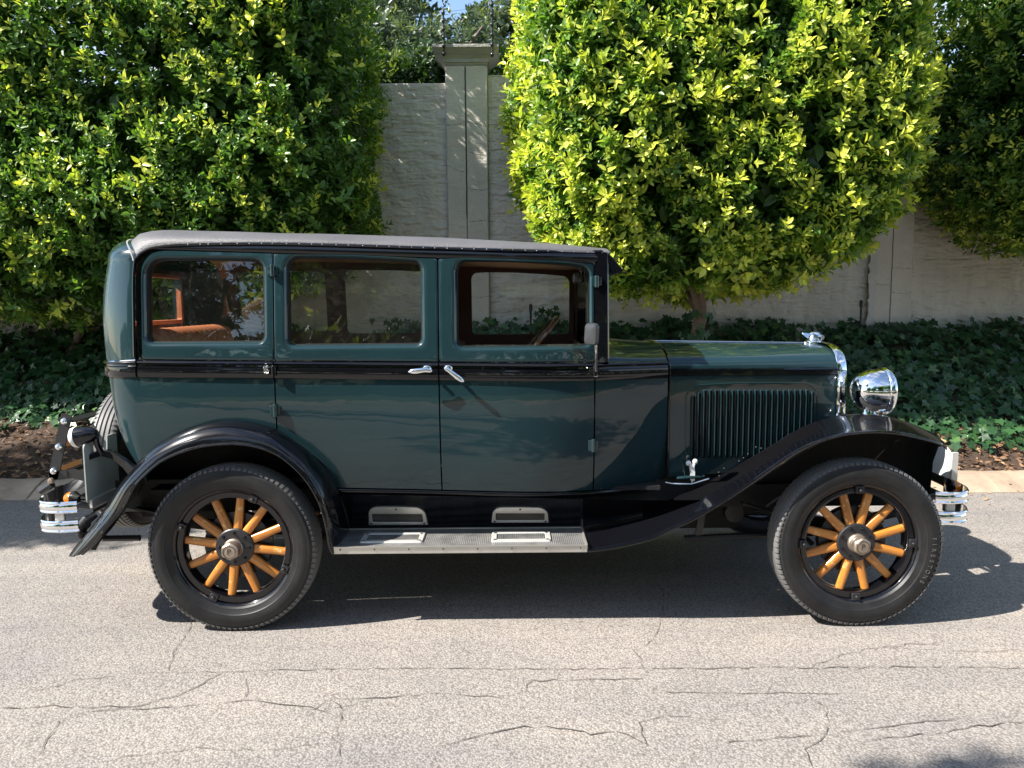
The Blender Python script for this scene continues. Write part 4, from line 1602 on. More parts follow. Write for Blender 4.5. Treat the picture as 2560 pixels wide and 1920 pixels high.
AH = [math.pi * i / 56 for i in range(57)]
cw = MB()
cw.grid([[hood_top(x, a) for a in AH] for x in xr_(X3 + .05, XH0 - .005, 16)])
side = MB()
xs = xr_(X3 + GAP, XH0 - .005, 18)
zl = lambda x: zsill(x) - .002
rows = [[S(x, zl(x) + (zb0(x) + .003 - zl(x)) * k / 12, 0) for x in xs] for k in range(13)]
rows = [[S(xs[0], r_[0][2], -.02)] + r_ for r_ in rows]
side.grid(rows)
for mm in (side, side.mirror()):
    cw.add(mm.v, mm.f)
cowl = cw.build('cowl', M['green'], car, sharp=50)
bm_ = MB()
rows = [[S(x, zb0(x) + (max(zb1(x) - .0, hood_top(x, 0)[2] + .004) - zb0(x)) * t, off * .9) for x in xr_(X3 + GAP, XH0 - .006, 14)] for t, off in BELT_SEC]
bm_.grid(rows)
both(bm_, 'belt_moulding', M['black'], cowl)

zbot = lambda x: P(1671, 1192, -.47)[1] + (.70 - P(1671, 1192, -.47)[1]) * (x - XH0) / (XH1 - XH0)
hd_ = MB()
hxs = xr_(XH0 + .004, XH1 - .012, 36)
hd_.grid([[hood_top(x, a) for a in AH] for x in hxs])
sd = MB()
sd.grid([[(x, -hood_h(x) + .004 * (1 - k / 10) - .0 * k, zbot(x) + (hood_zh(x) - zbot(x)) * k / 10) for x in hxs] for k in range(11)])
for mm in (sd, sd.mirror()):
    hd_.add(mm.v, mm.f)
hood = hd_.build('bonnet', M['green'], car, sharp=50)


def hside(x, z, off=0.0):
    k = (z - zbot(x)) / (hood_zh(x) - zbot(x))
    return (x, -hood_h(x) + .004 * (1 - k) - off, z)


hm = MB()
hm.grid([[hside(x, hood_zh(x) + dz_, off) for x in hxs] for dz_, off in ((.006, -.001), (.005, .007), (-.002, .009), (-.006, .005), (-.012, .005), (-.030, .005), (-.035, .0))])
both(hm, 'bonnet_moulding', M['black'], hood)
for nm_, x_, r_ in (('bonnet_bead', XH0 - .001, .006),):
    pth = [hside(x_ + .005, zbot(x_ + .005) + (hood_zh(x_ + .005) - zbot(x_ + .005)) * k / 8, .002) for k in range(8)]
    pth = pth + [hood_top(x_ + .005, a, .002) for a in AH] + [(p[0], -p[1], p[2]) for p in pth[::-1]]
    MB().tube(pth, r_, 7, up=(1, 0, 0)).build(nm_, M['black'], cowl)
hinge = MB().tube([(x, 0, hood_zt(x) + .003) for x in hxs], .005, 6)
hinge.build('centre_hinge', M['nickel'], hood)
# louvres
lv = MB()


def hq(px, py):
    y = -.4
    for _ in range(4):
        x, z = P(px, py, y)
        y = hside(x, z)[1]
    return x, z


for k in range(22):
    px = 1729.5 + (2027.5 - 1729.5) * k / 21
    pyt = 973.5 + (7 if k == 1 else 15 if k == 0 else 5 if k == 21 else 0)
    xt, z1_ = hq(px, pyt)
    xb, z0_ = hq(px, 1146)
    prof = [(-.001, -.001), (-.0005, .009), (.0008, .0155), (.0030, .0165), (.0055, .0145), (.011, .007), (.018, -.001)]
    rows = []
    for z, f in ((z0_, .02), (z0_ + .008, .6), (z0_ + .02, 1), (z0_ + (z1_ - z0_) * .33, 1), (z0_ + (z1_ - z0_) * .66, 1), (z1_ - .02, 1), (z1_ - .008, .6), (z1_, .02)):
        rows.append([hside(xt + a, z, b * f if b > 0 else b) for a, b in prof])
    lv.grid(rows)
both(lv, 'louvre_panel', M['green'], hood, sharp=25)
lo = []  # black strips laid on each louvre's slope, painting in its shaded side
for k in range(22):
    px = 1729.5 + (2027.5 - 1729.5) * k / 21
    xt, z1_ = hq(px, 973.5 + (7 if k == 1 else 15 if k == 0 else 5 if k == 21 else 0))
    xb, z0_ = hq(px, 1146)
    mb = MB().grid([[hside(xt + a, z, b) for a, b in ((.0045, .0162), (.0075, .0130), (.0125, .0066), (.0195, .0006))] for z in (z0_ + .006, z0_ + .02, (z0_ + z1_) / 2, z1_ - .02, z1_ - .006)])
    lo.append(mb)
multi('louvre_shade_strip', M['louvre_shade'], hood, None, lo)
multi('louvre_shade_strip', M['louvre_shade'], hood, None, [q_.mirror() for q_ in lo])
em = [hq(px, py) for px, py in ((1714, 1160), (1714, 1010), (1718, 985), (1730, 970), (1752, 963), (1860, 957.5), (2000, 957.5), (2022, 962), (2036, 972), (2042, 990), (2043, 1060))]
both(MB().tube([hside(x, z, .0) for x, z in smooth_path([(a, b) for a, b in em], 50)], .0035, 6, up=(0, -1, 0)), 'pressed_border', M['green'], hood)
# bonnet catch and handle
x, z = hq(1730, 1180)
lt = MB()
y0_ = hside(x, z)[1] - .05
p_ = lambda px, py, y: (P(px, py, y)[0], y, P(px, py, y)[1])
lt.sweep([p_(1732, 1202, y0_), p_(1731, 1180, y0_), p_(1729, 1166, y0_)], [(-.010, -.008), (-.010, .008), (.010, .008), (.010, -.008)], up=(0, -1, 0), scale=[.8, 1.15, 1.2])
lt.ball(p_(1721, 1158, y0_), (.014, .012, .014), 10, 7)
lt.ball(p_(1738, 1154, y0_), (.014, .012, .014), 10, 7)
lt.tube([p_(1722, 1158, y0_), p_(1731, 1168, y0_)], .008, 7)
lt.tube([p_(1738, 1155, y0_), p_(1731, 1168, y0_)], .008, 7)
lt.tube([p_(1731, 1200, y0_), p_(1729, 1211, y0_)], .004, 6)
both(lt, 'bonnet_catch', M['white'], hood)
hnd = MB().tube([p_(1692, 1196, y0_ - .012), p_(1716, 1194, y0_ - .016), p_(1760, 1191, y0_ + .01)], [.009, .010, .007], 8)
both(hnd, 'bonnet_handle', M['green'], hood)
wr = MB().tube([p_(1664, 1206, y0_ + .02), p_(1680, 1209, y0_ + .0), p_(1700, 1210, y0_ - .01), p_(1729, 1210, y0_ - .01), p_(1772, 1197, y0_ - .01)], [.004, .004, .006, .004, .006], 6)
both(wr, 'catch_wire', M['nickel'], hood)

# ---- radiator shell, ornament
rs = MB()
sec_in, sec_out = [], []


def shell_outline(g_):
    h, zh, zt = hood_h(XH1) + g_, hood_zh(XH1), hood_zt(XH1) + g_ + .004
    pts = [(-h * .98, .66 - g_), (-h, .80), (-h, .95), (-h, 1.1)]
    n = 3.1
    pts += [(-h * abs(math.cos(a)) ** (2 / n) * (1 if math.cos(a) > 0 else -1), zh - .06 + (zt - zh + .06) * math.sin(a) ** (2 / n)) for a in AH]
    return pts + [(-y, z) for y, z in pts[:4][::-1]]


o1, o0 = shell_outline(.007), shell_outline(-.045)
rs.grid([[(XH1 - .018, y, z) for y, z in o1], [(XH1 - .016, y * 1.008, z) for y, z in o1], [(XH1 + .022, y * 1.004, z) for y, z in o1], [(XH1 + .034, y * .985, z - .004) for y, z in o1],
         [(XH1 + .036, y * .95, z - .012) for y, z in o1], [(XH1 + .028, y, z) for y, z in o0], [(XH1 - .0, y, z) for y, z in o0]])
rad_o = rs.build('radiator_shell', M['chrome'], car, sharp=40)
core = MB()
core.add([(XH1 + .012, y, z) for y, z in o0], [tuple(range(len(o0)))])
core.build('radiator_core', M['iron'], rad_o)
xo = P(2032, 850, 0)[0]
ob = MB().lathe([(.001, -.02), (.046, -.02), (.048, -.006), (.044, .004), (.030, .010), (.024, .022), (.018, .036), (.001, .04)], c=(xo, 0, hood_zt(XH1) + .012), axis=(0, 0, 1), n=24)
orn = ob.build('radiator_cap', M['chrome'], rad_o)


def zo(px, py, y):
    q = P(px, py, y)
    return (q[0], y, q[1])


wl = smooth_path([zo(2034, 848, .0), zo(2018, 845, .02), zo(2004, 832, .05), zo(2012, 832, .05), zo(2024, 834, .04), zo(2036, 838, .0)], 16)
wg = MB().prism(wl, (0, .008, 0))
wl = smooth_path([zo(2036, 848, -.005), zo(2034, 838, -.02), zo(2036, 831, -.04), zo(2046, 834, -.05), (zo(2058, 838, -.05)), zo(2061, 845, -.04), zo(2054, 852, -.02), zo(2042, 853, -.005)], 20)
wg.prism(wl, (0, .012, 0))
wg.ball((xo + .01, 0, hood_zt(XH1) + .055), (.03, .014, .013), 10, 8)
wg.build('winged_mascot', M['chrome'], rad_o, sharp=30, bevel=.002)

# ---- rear fenders
RF = [((190, 1380), (206, 1385), -.62, -.80), ((216, 1347), (236, 1357), -.58, -.815), ((247, 1315), (266, 1320), -.56, -.825), ((284, 1260), (304, 1277), -.58, -.83),
      ((316, 1206), (336, 1217), -.63, -.835), ((346, 1165), (362, 1187), -.672, -.835), ((385, 1121), (400, 1155), -.69, -.835), ((429, 1091), (445, 1133), -.695, -.835), ((477, 1069), (490, 1119), -.70, -.835),
      ((520, 1056), (530, 1112), -.70, -.835), ((572, 1050), (580, 1109), -.70, -.835), ((624, 1055), (635, 1115), -.70, -.835), ((685, 1071), (689, 1134), -.70, -.835), ((733, 1100), (730, 1163), -.70, -.835),
      ((776, 1134), (765, 1200), -.70, -.835), ((811, 1173), (792, 1243), -.695, -.83), ((830, 1205), (808, 1285), -.69, -.825), ((848, 1240), (818, 1330), -.66, -.815), ((862, 1290), (824, 1365), -.60, -.80), ((873, 1326), (832, 1384), -.52, -.79)]
FF = [((2364, 1113), (2364, 1117), -.735, -.765), ((2345, 1094), (2347, 1108), -.66, -.80), ((2303, 1071), (2303, 1096), -.58, -.825), ((2253, 1051), (2253, 1085), -.53, -.835), ((2203, 1039), (2193, 1080), -.50, -.84),
      ((2153, 1036), (2127, 1084), -.485, -.84), ((2102, 1039), (2077, 1094), -.48, -.84), ((2052, 1051), (2027, 1111), -.48, -.84), ((2002, 1071), (1977, 1137), -.48, -.84), ((1952, 1101), (1927, 1171), -.48, -.838),
      ((1902, 1131), (1877, 1207), -.48, -.836), ((1851, 1161), (1826, 1242), -.48, -.834), ((1801, 1189), (1776, 1274), -.485, -.83), ((1750, 1216), (1726, 1302), -.49, -.826), ((1691, 1243), (1676, 1324), -.495, -.82),
      ((1631, 1269), (1626, 1348), -.50, -.81), ((1550, 1296), (1555, 1366), -.505, -.80), ((1500, 1309), (1505, 1374), -.505, -.79), ((1458, 1318), (1469, 1378), -.505, -.785)]


def fender(rowsdef, n_path, n_sec, crest=0.0, powr=1.0):
    ctl = []
    for (ip, op, yi, yo) in rowsdef:
        xi, zi = P(ip[0], ip[1], yi)
        xo_, zo_ = P(op[0], op[1], yo)
        ctl.append((xi, yi, zi, xo_, yo, zo_))
    cs_ = smooth_path(ctl, n_path)
    rows, lip, inner, bead = [], [], [], []
    for c in cs_:
        I, O = Vector(c[:3]), Vector(c[3:])
        row = []
        for k in range(n_sec + 1):
            a = math.pi / 2 * k / n_sec
            s_, co = math.sin(a), math.cos(a) ** powr
            p = Vector((O.x + (I.x - O.x) * co, I.y + (O.y - I.y) * s_, O.z + (I.z - O.z) * co + crest * math.sin(2 * a)))
            row.append(p)
        rows.append([tuple(p) for p in row])
        lip.append(tuple(O))
        bead.append(tuple(row[int(n_sec * .80)]))
        inner.append(tuple(I))
    return rows, lip, inner, bead


fm_r, fm_f = None, None
for nm_, rd_, crest, npth in (('rear_fender', RF, .004, 220), ('front_fender', FF, -.018, 260)):
    rows, lip, inner, bead = fender(rd_, npth, 26, crest)
    mb = MB().grid(rows)
    a, b = both(mb, nm_, M['black_fender'], sharp=60, solid=.006, soff=0)
    both(MB().tube(lip, .0075, 8, up=(0, -1, 0)), 'rolled_lip', M['black_fender'], a, b)
    both(MB().tube(bead, .0045, 6, up=(0, -1, 0)), 'fender_bead', M['black_fender'], a, b)
    un = MB()
    if nm_ == 'rear_fender':
        un.grid([[(p[0], p[1] + .004, p[2] - .004) for p in inner], [(p[0], p[1] + .13, p[2] - .03) for p in inner], [(p[0], -.44, p[2] - .05) for p in inner]])
        ins = [p for p in inner if p[0] > -1.95]
        un.grid([[(p[0], -.44, p[2] - .05) for p in ins], [(p[0], -.44, max(.48, p[2] - .32)) for p in ins]])
    else:
        ins = [p for p in inner if p[0] > .75]
        un.grid([[(p[0], p[1] + .002, p[2]) for p in ins], [(p[0], p[1] + .06, p[2] - .02) for p in ins], [(p[0], p[1] + .10, p[2] - .10) for p in ins], [(p[0], p[1] + .12, max(.5, p[2] - .34)) for p in ins]])
    both(un, 'fender_liner', M['underside'], a, b)
    if nm_ == 'front_fender':
        mb_a = MB().grid([[(p[0], p[1] - .002, p[2] + .0035) for p in r_[:8]] for r_ in rows if P(1600, 1280, -.5)[0] < r_[0][0] < P(2040, 1050, -.48)[0]])
        both(mb_a, 'fender_apron', M['satin'], a, b, sharp=60)
        bolts = []
        for px, py in ((1797, 1181), (1859, 1145), (1870, 1135), (1848, 1153), (1810, 1171), (1890, 1118), (1903, 1121), (1798, 1190)):
            q = P(px, py, -.52)
            bolts.append(MB().ball((q[0], -.52, q[1]), .0045, 7, 5))
        multi('fender_bolt', M['iron'], a, b, bolts)

# ---- running boards, splash aprons
XB0, XB1 = P(835, 1368, -.785)[0], P(1467, 1362, -.785)[0]
ZB = (P(835, 1368, -.785)[1] + P(1467, 1362, -.785)[1]) / 2
bmb = MB().box(((XB0 + XB1) / 2, -.645, ZB - .012), (XB1 - XB0, .275, .022))
a, b = both(bmb, 'running_board', M['board'], bevel=.003)
RB = (a, b)
ed = MB()
ed.sweep([(XB0 - .001, -.785, ZB - .016), (XB1 + .001, -.785, ZB - .016)], [(.003, -.018), (-.004, -.018), (-.006, -.013), (-.004, -.009), (-.006, -.005), (-.006, .001), (-.004, .005), (-.006, .009), (-.006, .016), (-.003, .0185), (.010, .0185), (.010, .016), (.003, .016)], up=(0, 0, 1))
e_a, e_b = both(ed, 'edge_trim', M['edge_alloy'], a, b, sharp=30)
sc_ = []
for k in range(8):
    sc_.append(MB().ball((XB0 + .03 + (XB1 - XB0 - .06) * k / 7, -.7912, ZB - .013), .0038, 7, 5))
multi('edge_screw', M['iron'], a, b, sc_)
both(MB().sweep([(XB0, -.505, ZB + .004), (XB1, -.505, ZB + .004)], [(-.004, -.004), (-.004, .004), (.004, .004), (.004, -.004)]), 'rear_edge', M['edge_alloy'], a, b)
both(MB().box((XB1 + .0, -.645, ZB - .008), (.008, .275, .026)), 'end_trim', M['edge_alloy'], a, b)
for (pl, pr) in ((905, 1061), (1229, 1377)):
    xl, xr2 = P(pl, 1346, -.65)[0], P(pr, 1346, -.65)[0]
    lp = rrect(xl, xr2, -.727, -.575, (.012,) * 4)
    li = grow(lp, -.028)
    st = MB().grid([[(x, y, ZB - .001) for x, y in lp], [(x, y, ZB + .007) for x, y in grow(lp, -.003)], [(x, y, ZB + .007) for x, y in grow(li, .003)], [(x, y, ZB + .003) for x, y in li]], close_u=True)
    s1, s2 = both(st, 'step_plate', M['alloy'], a, b, sharp=25)
    tr_ = []
    for k in range(9):
        y = li[0][1] + .0
        yk = -.727 + .034 + (.152 - .068) * k / 8
        tr_.append(MB().box(((xl + xr2) / 2, yk, ZB + .003), (xr2 - xl - .06, .005, .005)))
    multi('tread_rib', M['board'], a, b, tr_)
XA0, XA1 = P(850, 1300, -.56)[0], 1.02


def apron(x, s_, off=0.0):
    return (x, -.505 - .150 * s_ ** 1.6 - off, ZB + .005 + (zsill(min(x, .7)) - .03 - ZB - .005) * s_)


smin = lambda x: max(0.0, min(1.0, (x - XB1) / (.93 - XB1))) * .95
ab = MB().grid([[(x, apron(x, smin(x))[1], ZB - .06 if x < XB1 else apron(x, smin(x))[2] - .02) for x in xr_(XA0 - .04, .93, 40)]] + [[apron(x, smin(x) + (1 - smin(x)) * k / 14) for x in xr_(XA0 - .04, .93, 40)] for k in range(15)])
ap_a, ap_b = both(ab, 'splash_apron', M['black'], sharp=60)
for (px0, px1, py0, py1) in ((919, 1068, 1267, 1320), (1228, 1373, 1262, 1313)):
    x0, z0 = P(px0, py1, -.535)
    x1, z1 = P(px1, py0, -.535)
    sof = lambda z: max(0.0, (z - ZB - .005) / (zsill(0) - .03 - ZB - .005))
    lp = rrect(x0, x1, z0 + .006, z1, (.006, .006, .045, .045), n=6, m=6, arch=.004)
    lp = [(x + (.012 if x < (x0 + x1) / 2 else -.012) * (z - z0) / (z1 - z0), z) for x, z in lp]
    xi0, xi1 = x0 + .024, x1 - .024
    li = rrect(xi0, xi1, z0 + .022, z0 + (z1 - z0) * .64, (.004,) * 4, n=6, m=6)
    vp = MB().grid([[apron(x, sof(z), o_) for x, z in l_] for l_, o_ in ((lp, .0), (grow(lp, -.002), .008), (grow(lp, -.006), .010), (grow(li, .006), .010), (grow(li, .002), .010), (li, .008), (li, .002))], close_u=True)
    v1, v2 = both(vp, 'kick_plate', M['alloy'], ap_a, ap_b, sharp=30)
    rb_ = []
    for k in range(6):
        zk = z0 + .027 + ((z1 - z0) * .64 - .032) * k / 5
        q0, q1 = apron(xi0 + .001, sof(zk), .004), apron(xi1 - .001, sof(zk), .004)
        rb_.append(MB().tube([q0, q1], .0024, 6))
    multi('plate_rib', M['rib'], ap_a, ap_b, rb_)
    bs = []
    for xx, zz_ in ((x0 + .018, z0 + .016), (x1 - .018, z0 + .016), ((x0 + x1) / 2, z1 - .010)):
        bs.append(MB().ball(apron(xx, sof(zz_), .011), .0055, 8, 6))
    multi('plate_screw', M['iron'], ap_a, ap_b, bs)

# ---- door furniture
fd, rdr, rq = DO['front_door'], DO['rear_door'], DO['rear_quarter']


def sp(px, py, off):
    x, z = Q(px, py)
    return S(x, z, off)


def handle(rose, tip, tail, pa):
    mb = MB()
    R_ = sp(*rose, .0)
    mb.lathe([(.001, .016), (.014, .016), (.020, .012), (.024, .0)], c=(R_[0], R_[1], R_[2]), axis=(0, -1, 0), n=18)
    mb.tube([R_, sp(rose[0], rose[1], .05)], .009, 9, up=(0, 0, 1))
    q = smooth_path([sp(*tail, .058), sp(*rose, .062), sp((rose[0] + tip[0]) / 2, (rose[1] + tip[1]) / 2, .066), sp(*tip, .060)], 16)
    sc = [.35, .75, .95, 1, 1, 1, 1.02, 1.05, 1.1, 1.12, 1.15, 1.15, 1.1, 1.0, .8, .3]
    mb.sweep(q, [(math.cos(t) * .007, math.sin(t) * .0105) for t in [2 * math.pi * k / 10 for k in range(10)]], up=(0, 0, 1), scale=sc)
    both(mb, 'door_handle', M['chrome'], *pa)


handle((1068, 922), (1025, 927), (1083, 925), rdr)
handle((1121, 921), (1161, 951), (1113, 917), fd)
for nm_, lst, pa in (('door_hinge', ((683, 677, .030), (690, 1026, .032)), rdr), ('door_hinge', ((1491, 704, .030), (1483, 1113, .034)), fd)):
    for px, py, h_ in lst:
        c0 = sp(px, py, .013)
        mb = MB().tube([(c0[0], c0[1], c0[2] - h_ * .95), (c0[0], c0[1], c0[2] + h_ * .95)], .011, 10, up=(0, 1, 0))
        mb.box((c0[0] - .012, c0[1] + .006, c0[2]), (.026, .012, h_ * 1.6))
        mb.box((c0[0] + .013, c0[1] + .006, c0[2]), (.022, .012, h_ * 1.3))
        both(mb, nm_, M['green'], *pa, bevel=.002)
for px, pa in ((688, rdr), (1487, fd)):
    c0 = sp(px, 926, .022)
    mb = MB().tube([(c0[0], c0[1], c0[2] - .026), (c0[0], c0[1], c0[2] + .026)], .012, 10, up=(0, 1, 0))
    mb.box((c0[0] - .016, c0[1] + .005, c0[2]), (.03, .014, .036))
    both(mb, 'belt_hinge', M['black'], *pa, bevel=.003)
# small crumpled bright striker bracket beside the rear door hinge
mb = MB()
rnd = random.Random(3)
for k in range(9):
    c0 = sp(668 + rnd.uniform(-8, 10), 925 + rnd.uniform(-9, 9), .018)
    mb.box(c0, (.012, .006, .012), Euler((rnd.uniform(0, 3), rnd.uniform(0, 3), 0)).to_matrix())
mb.box(sp(674, 925, .012), (.03, .012, .03))
mb.build('door_check', M['nickel'], rq[0], bevel=.001)
# mirror on its stalk
mr = MB()
q = smooth_path([sp(1488, 940, .014), sp(1488, 925, .03), p_(1490, 880, -.785), p_(1489, 858, -.80)], 12)
mr.tube(q, [.012, .012, .010] + [.0062] * 9, 8)
st_a = mr.build('mirror_stalk', M['nickel'], fd[0])
hd2 = MB()
lp = rrect(-.034, .034, -.051, .051, (.016, .016, .02, .02), n=5, m=3)
rows = [[(x * k_, yy, z * k_) for x, z in lp] for k_, yy in ((.001, -.016), (.6, -.016), (.9, -.013), (1, -.004), (1, .010), (.94, .012))]
hd2.grid(rows, close_u=True)
rot = Euler((rad(3), rad(5), rad(-38))).to_matrix()
c0 = Vector(p_(1479, 835, -.805))
hd2.v = [tuple(rot @ Vector(p) + c0) for p in hd2.v]
hd2.build('mirror_head', M['grey_paint'], st_a)
gm = MB()
gm.add([tuple(rot @ Vector((x * .93, .0125, z * .93)) + c0) for x, z in lp], [tuple(range(len(lp)))])
gm.build('mirror_glass', M['chrome'], st_a)

# ---- headlamps
xl, zl_ = P(2176, 977, -.40)
lam = MB().lathe([(.001, -.098), (.024, -.096), (.048, -.089), (.073, -.073), (.093, -.048), (.106, -.018), (.112, .015), (.114, .045), (.114, .058)], axis=(1, 0, 0), n=40)
lam.v = [(p[0] + xl, p[1] - .40, p[2] + zl_) for p in lam.v]
hl_a, hl_b = both(lam, 'headlamp', M['chrome'])
rim = MB().lathe([(.116, .050), (.121, .054), (.1235, .062), (.1225, .076), (.117, .084), (.112, .082), (.112, .07)], axis=(1, 0, 0), n=40)
rim.v = [(p[0] + xl, p[1] - .40, p[2] + zl_) for p in rim.v]
both(rim, 'lamp_rim', M['chrome'], hl_a, hl_b)
lens = MB().lathe([(.113, .077), (.09, .086), (.05, .092), (.001, .094)], axis=(1, 0, 0), n=32)
lens.v = [(p[0] + xl, p[1] - .40, p[2] + zl_) for p in lens.v]
both(lens, 'lamp_lens', M['clear_glass'], hl_a, hl_b)
bs = MB().lathe([(.095, 0), (.085, .010), (.05, .022), (.035, .05), (.03, .07)], axis=(0, 0, 1), n=24)
bs.v = [(p[0] * 1.15 + xl - .005, p[1] * .55 - .42, p[2] + zl_ - .163) for p in bs.v]
bs.tube([(xl - .0, -.42, zl_ - .15), (xl, -.46, zl_ - .17), (xl, -.50, zl_ - .19)], .02, 8)
both(bs, 'lamp_bracket', M['chrome'], hl_a, hl_b)
MB().tube([(xl - .01, -.42, zl_ - .15), (xl - .03, -.2, zl_ - .17), (xl - .035, 0, zl_ - .175), (xl - .03, .2, zl_ - .17), (xl - .01, .42, zl_ - .15)], .014, 10).build('lamp_bar', M['black'], car)

# ---- wheels
RT, ZH = .410, .408
TW = .078
xr_hub = P(583, 1368, -.76)[0]
xf_hub = P(2145, 1352, -.76)[0]
wheel_c = [(xr_hub, -.715), (xf_hub, -.715)]


def circ(a, r_, y):
    return (r_ * math.cos(a), y, r_ * math.sin(a))


tp = [(.290, .050), (.298, .060), (.305, .062), (.318, .070), (.322, .0715), (.325, .0745), (.329, .0745), (.333, .0765), (.350, .0785), (.362, .0775), (.372, .074), (.376, .0745), (.380, .0735), (.384, .070), (.395, .064)]
tread = [(.4015, .058), (.4065, .052), (.4085, .043), (.4005, .0405), (.4005, .036), (.4095, .0335), (.4098, .0175), (.4015, .015), (.4015, .010), (.4105, .0075)]
prof = tp + tread
prof = prof + [(r_, -a) for r_, a in prof[::-1]]
ty = MB().lathe(prof, axis=(0, 1, 0), n=144)
nl = 92
for sgn in (-1, 1):        # shoulder lugs
    for k in range(nl):
        a0 = 2 * math.pi * (k + (.25 if sgn > 0 else 0)) / nl
        da = 2 * math.pi / nl * .29
        pts = []
        for aa in (a0 - da, a0 + da):
            pts.append([circ(aa, r_, sgn * y) for r_, y in ((.392, .0722), (.3985, .0700), (.4075, .058), (.4092, .043), (.400, .042), (.386, .060))])
        n_ = 6
        fs = [(i, (i + 1) % n_, n_ + (i + 1) % n_, n_ + i) for i in range(n_)] + [tuple(range(n_)), tuple(range(n_, 2 * n_))]
        ty.add(pts[0] + pts[1], fs)
rimp = [(.250, .034), (.247, -.034), (.282, -.034), (.287, -.046), (.296, -.0515), (.303, -.0545), (.303, -.049), (.294, -.044), (.290, -.03), (.282, .0), (.282, .034)]
rm = MB().lathe([(.246, .03), (.244, .0), (.246, -.028), (.250, -.034), (.266, -.036), (.274, -.036), (.2755, -.030), (.278, -.030), (.280, -.040), (.286, -.048), (.297, -.0535), (.3035, -.0575), (.3065, -.0615), (.309, -.0585), (.306, -.052), (.293, -.044), (.288, .044), (.306, .052), (.30, .058), (.28, .044), (.266, .034), (.246, .03)], axis=(0, 1, 0), n=96)
spk_path = [.058, .075, .085, .100, .125, .16, .20, .235, .252]
spk_w = [.0150, .0205, .0228, .0230, .0220, .0210, .0200, .0195, .0195]
spk_t = [.017, .019, .0195, .0195, .0195, .019, .018, .0175, .0175]


def make_wheel(loc, a_sp, a_lug, capmat):
    wh = rm.build('wheel', M['black'], car, loc=loc, sharp=35)
    ty.build('tyre', M['rubber'], wh, sharp=34)
    sec = [(math.cos(2 * math.pi * k / 14), math.sin(2 * math.pi * k / 14)) for k in range(14)]
    for k in range(12):
        a = rad(a_sp + 30 * k)
        D, T = Vector((math.cos(a), 0, math.sin(a))), Vector((-math.sin(a), 0, math.cos(a)))
        rows = []
        grain = []
        for r_, w_, t_ in zip(spk_path, spk_w, spk_t):
            e = .75 if r_ > .09 else .55
            rows.append([tuple(D * r_ + T * (w_ * abs(c) ** e * (1 if c > 0 else -1)) + Vector((0, 1, 0)) * (t_ * abs(s_) ** e * (1 if s_ > 0 else -1))) for c, s_ in sec])
            grain += [(r_, c * w_, s_ * t_) for c, s_ in sec]
        mb = MB().grid(rows, close_u=True)
        o = mb.build('spoke', M['wood'], wh, sharp=60, fixn=False)
        at = o.data.attributes.new('grain', 'FLOAT_VECTOR', 'POINT')
        at.data.foreach_set('vector', [c for g_ in grain for c in (g_[0] + k * 1.7, g_[1], g_[2] + k * .31)])
    hb = MB().lathe([(.001, -.034), (.040, -.034), (.088, -.030), (.093, -.026), (.094, -.018), (.001, -.018)], axis=(0, 1, 0), n=48)
    hb.lathe([(.001, .075), (.16, .07), (.165, .06), (.165, .02), (.001, .02)], axis=(0, 1, 0), n=48)
    hb.lathe([(.052, .03), (.052, -.02)], axis=(0, 1, 0), n=24)
    hb.build('hub', M['iron'], wh, sharp=30)
    bt = []
    for k in range(8):
        a = rad(a_lug + 22.5 + 45 * k)
        bt.append(MB().lathe([(.001, -.013), (.006, -.012), (.0085, -.007), (.009, .0)], c=circ(a, .073, -.028), axis=(0, 1, 0), n=10))
    multi('hub_bolt', M['black'], wh, None, bt, sharp=40)
    cp = MB().lathe([(.047, -.028), (.047, -.046), (.043, -.052), (.043, -.066), (.041, -.070)], axis=(0, 1, 0), n=36)
    hexp = []
    for y_, r_ in ((-.066, .0425), (-.094, .0425), (-.101, .036), (-.103, .001)):
        hexp.append([circ(rad(60 * (k // 2) + (-24 if k % 2 == 0 else 24)), r_, y_) for k in range(12)])
    cp.grid(hexp, close_u=True)
    c_ = cp.build('hub_cap', capmat, wh, sharp=30)
    tx = MB()
    lt_ = text_mb('P', .042, .0022)
    rt = Matrix.Rotation(rad(90), 3, 'X')
    tx.add([rt @ Vector(p) + Vector((0, -.1035, 0)) for p in lt_.v], lt_.f)
    tx.tube([circ(rad(6 * k), .0295, -.1030) for k in range(60)], .0016, 5, closed=True, up=(0, -1, 0))
    tx.build('hub_cap_letter', M['cap_letter'], wh, sharp=30)
    for k in range(4):
        a = rad(a_lug + 90 * k)
        D, T = Vector((math.cos(a), 0, math.sin(a))), Vector((-math.sin(a), 0, math.cos(a)))
        mb = MB()
        R_ = Matrix((T, Vector((0, 1, 0)), D)).transposed()
        mb.box(D * .267 + Vector((0, -.043, 0)), (.040, .016, .036), R_)
        mb.lathe([(.001, -.014), (.009, -.014), (.0095, .0)], c=tuple(D * .264 + Vector((0, -.050, 0))), axis=(0, 1, 0), n=6)
        mb.build('rim_lug', M['iron'], wh, bevel=.003)
    return wh


def arc_text(txt, a0, a1, r_, size, y, extr=.0012):
    mb = MB()
    n_ = len(txt)
    for k, ch in enumerate(txt):
        if ch == ' ':
            continue
        a = rad(a0 + (a1 - a0) * k / max(1, n_ - 1))
        lt_ = text_mb(ch, size, extr)
        up_ = Vector((math.cos(a), 0, math.sin(a)))
        rt_ = Vector((math.sin(a), 0, -math.cos(a)))
        mb.add([rt_ * p[0] + up_ * (r_ + p[1]) + Vector((0, y - p[2], 0)) for p in lt_.v], lt_.f)
    return mb


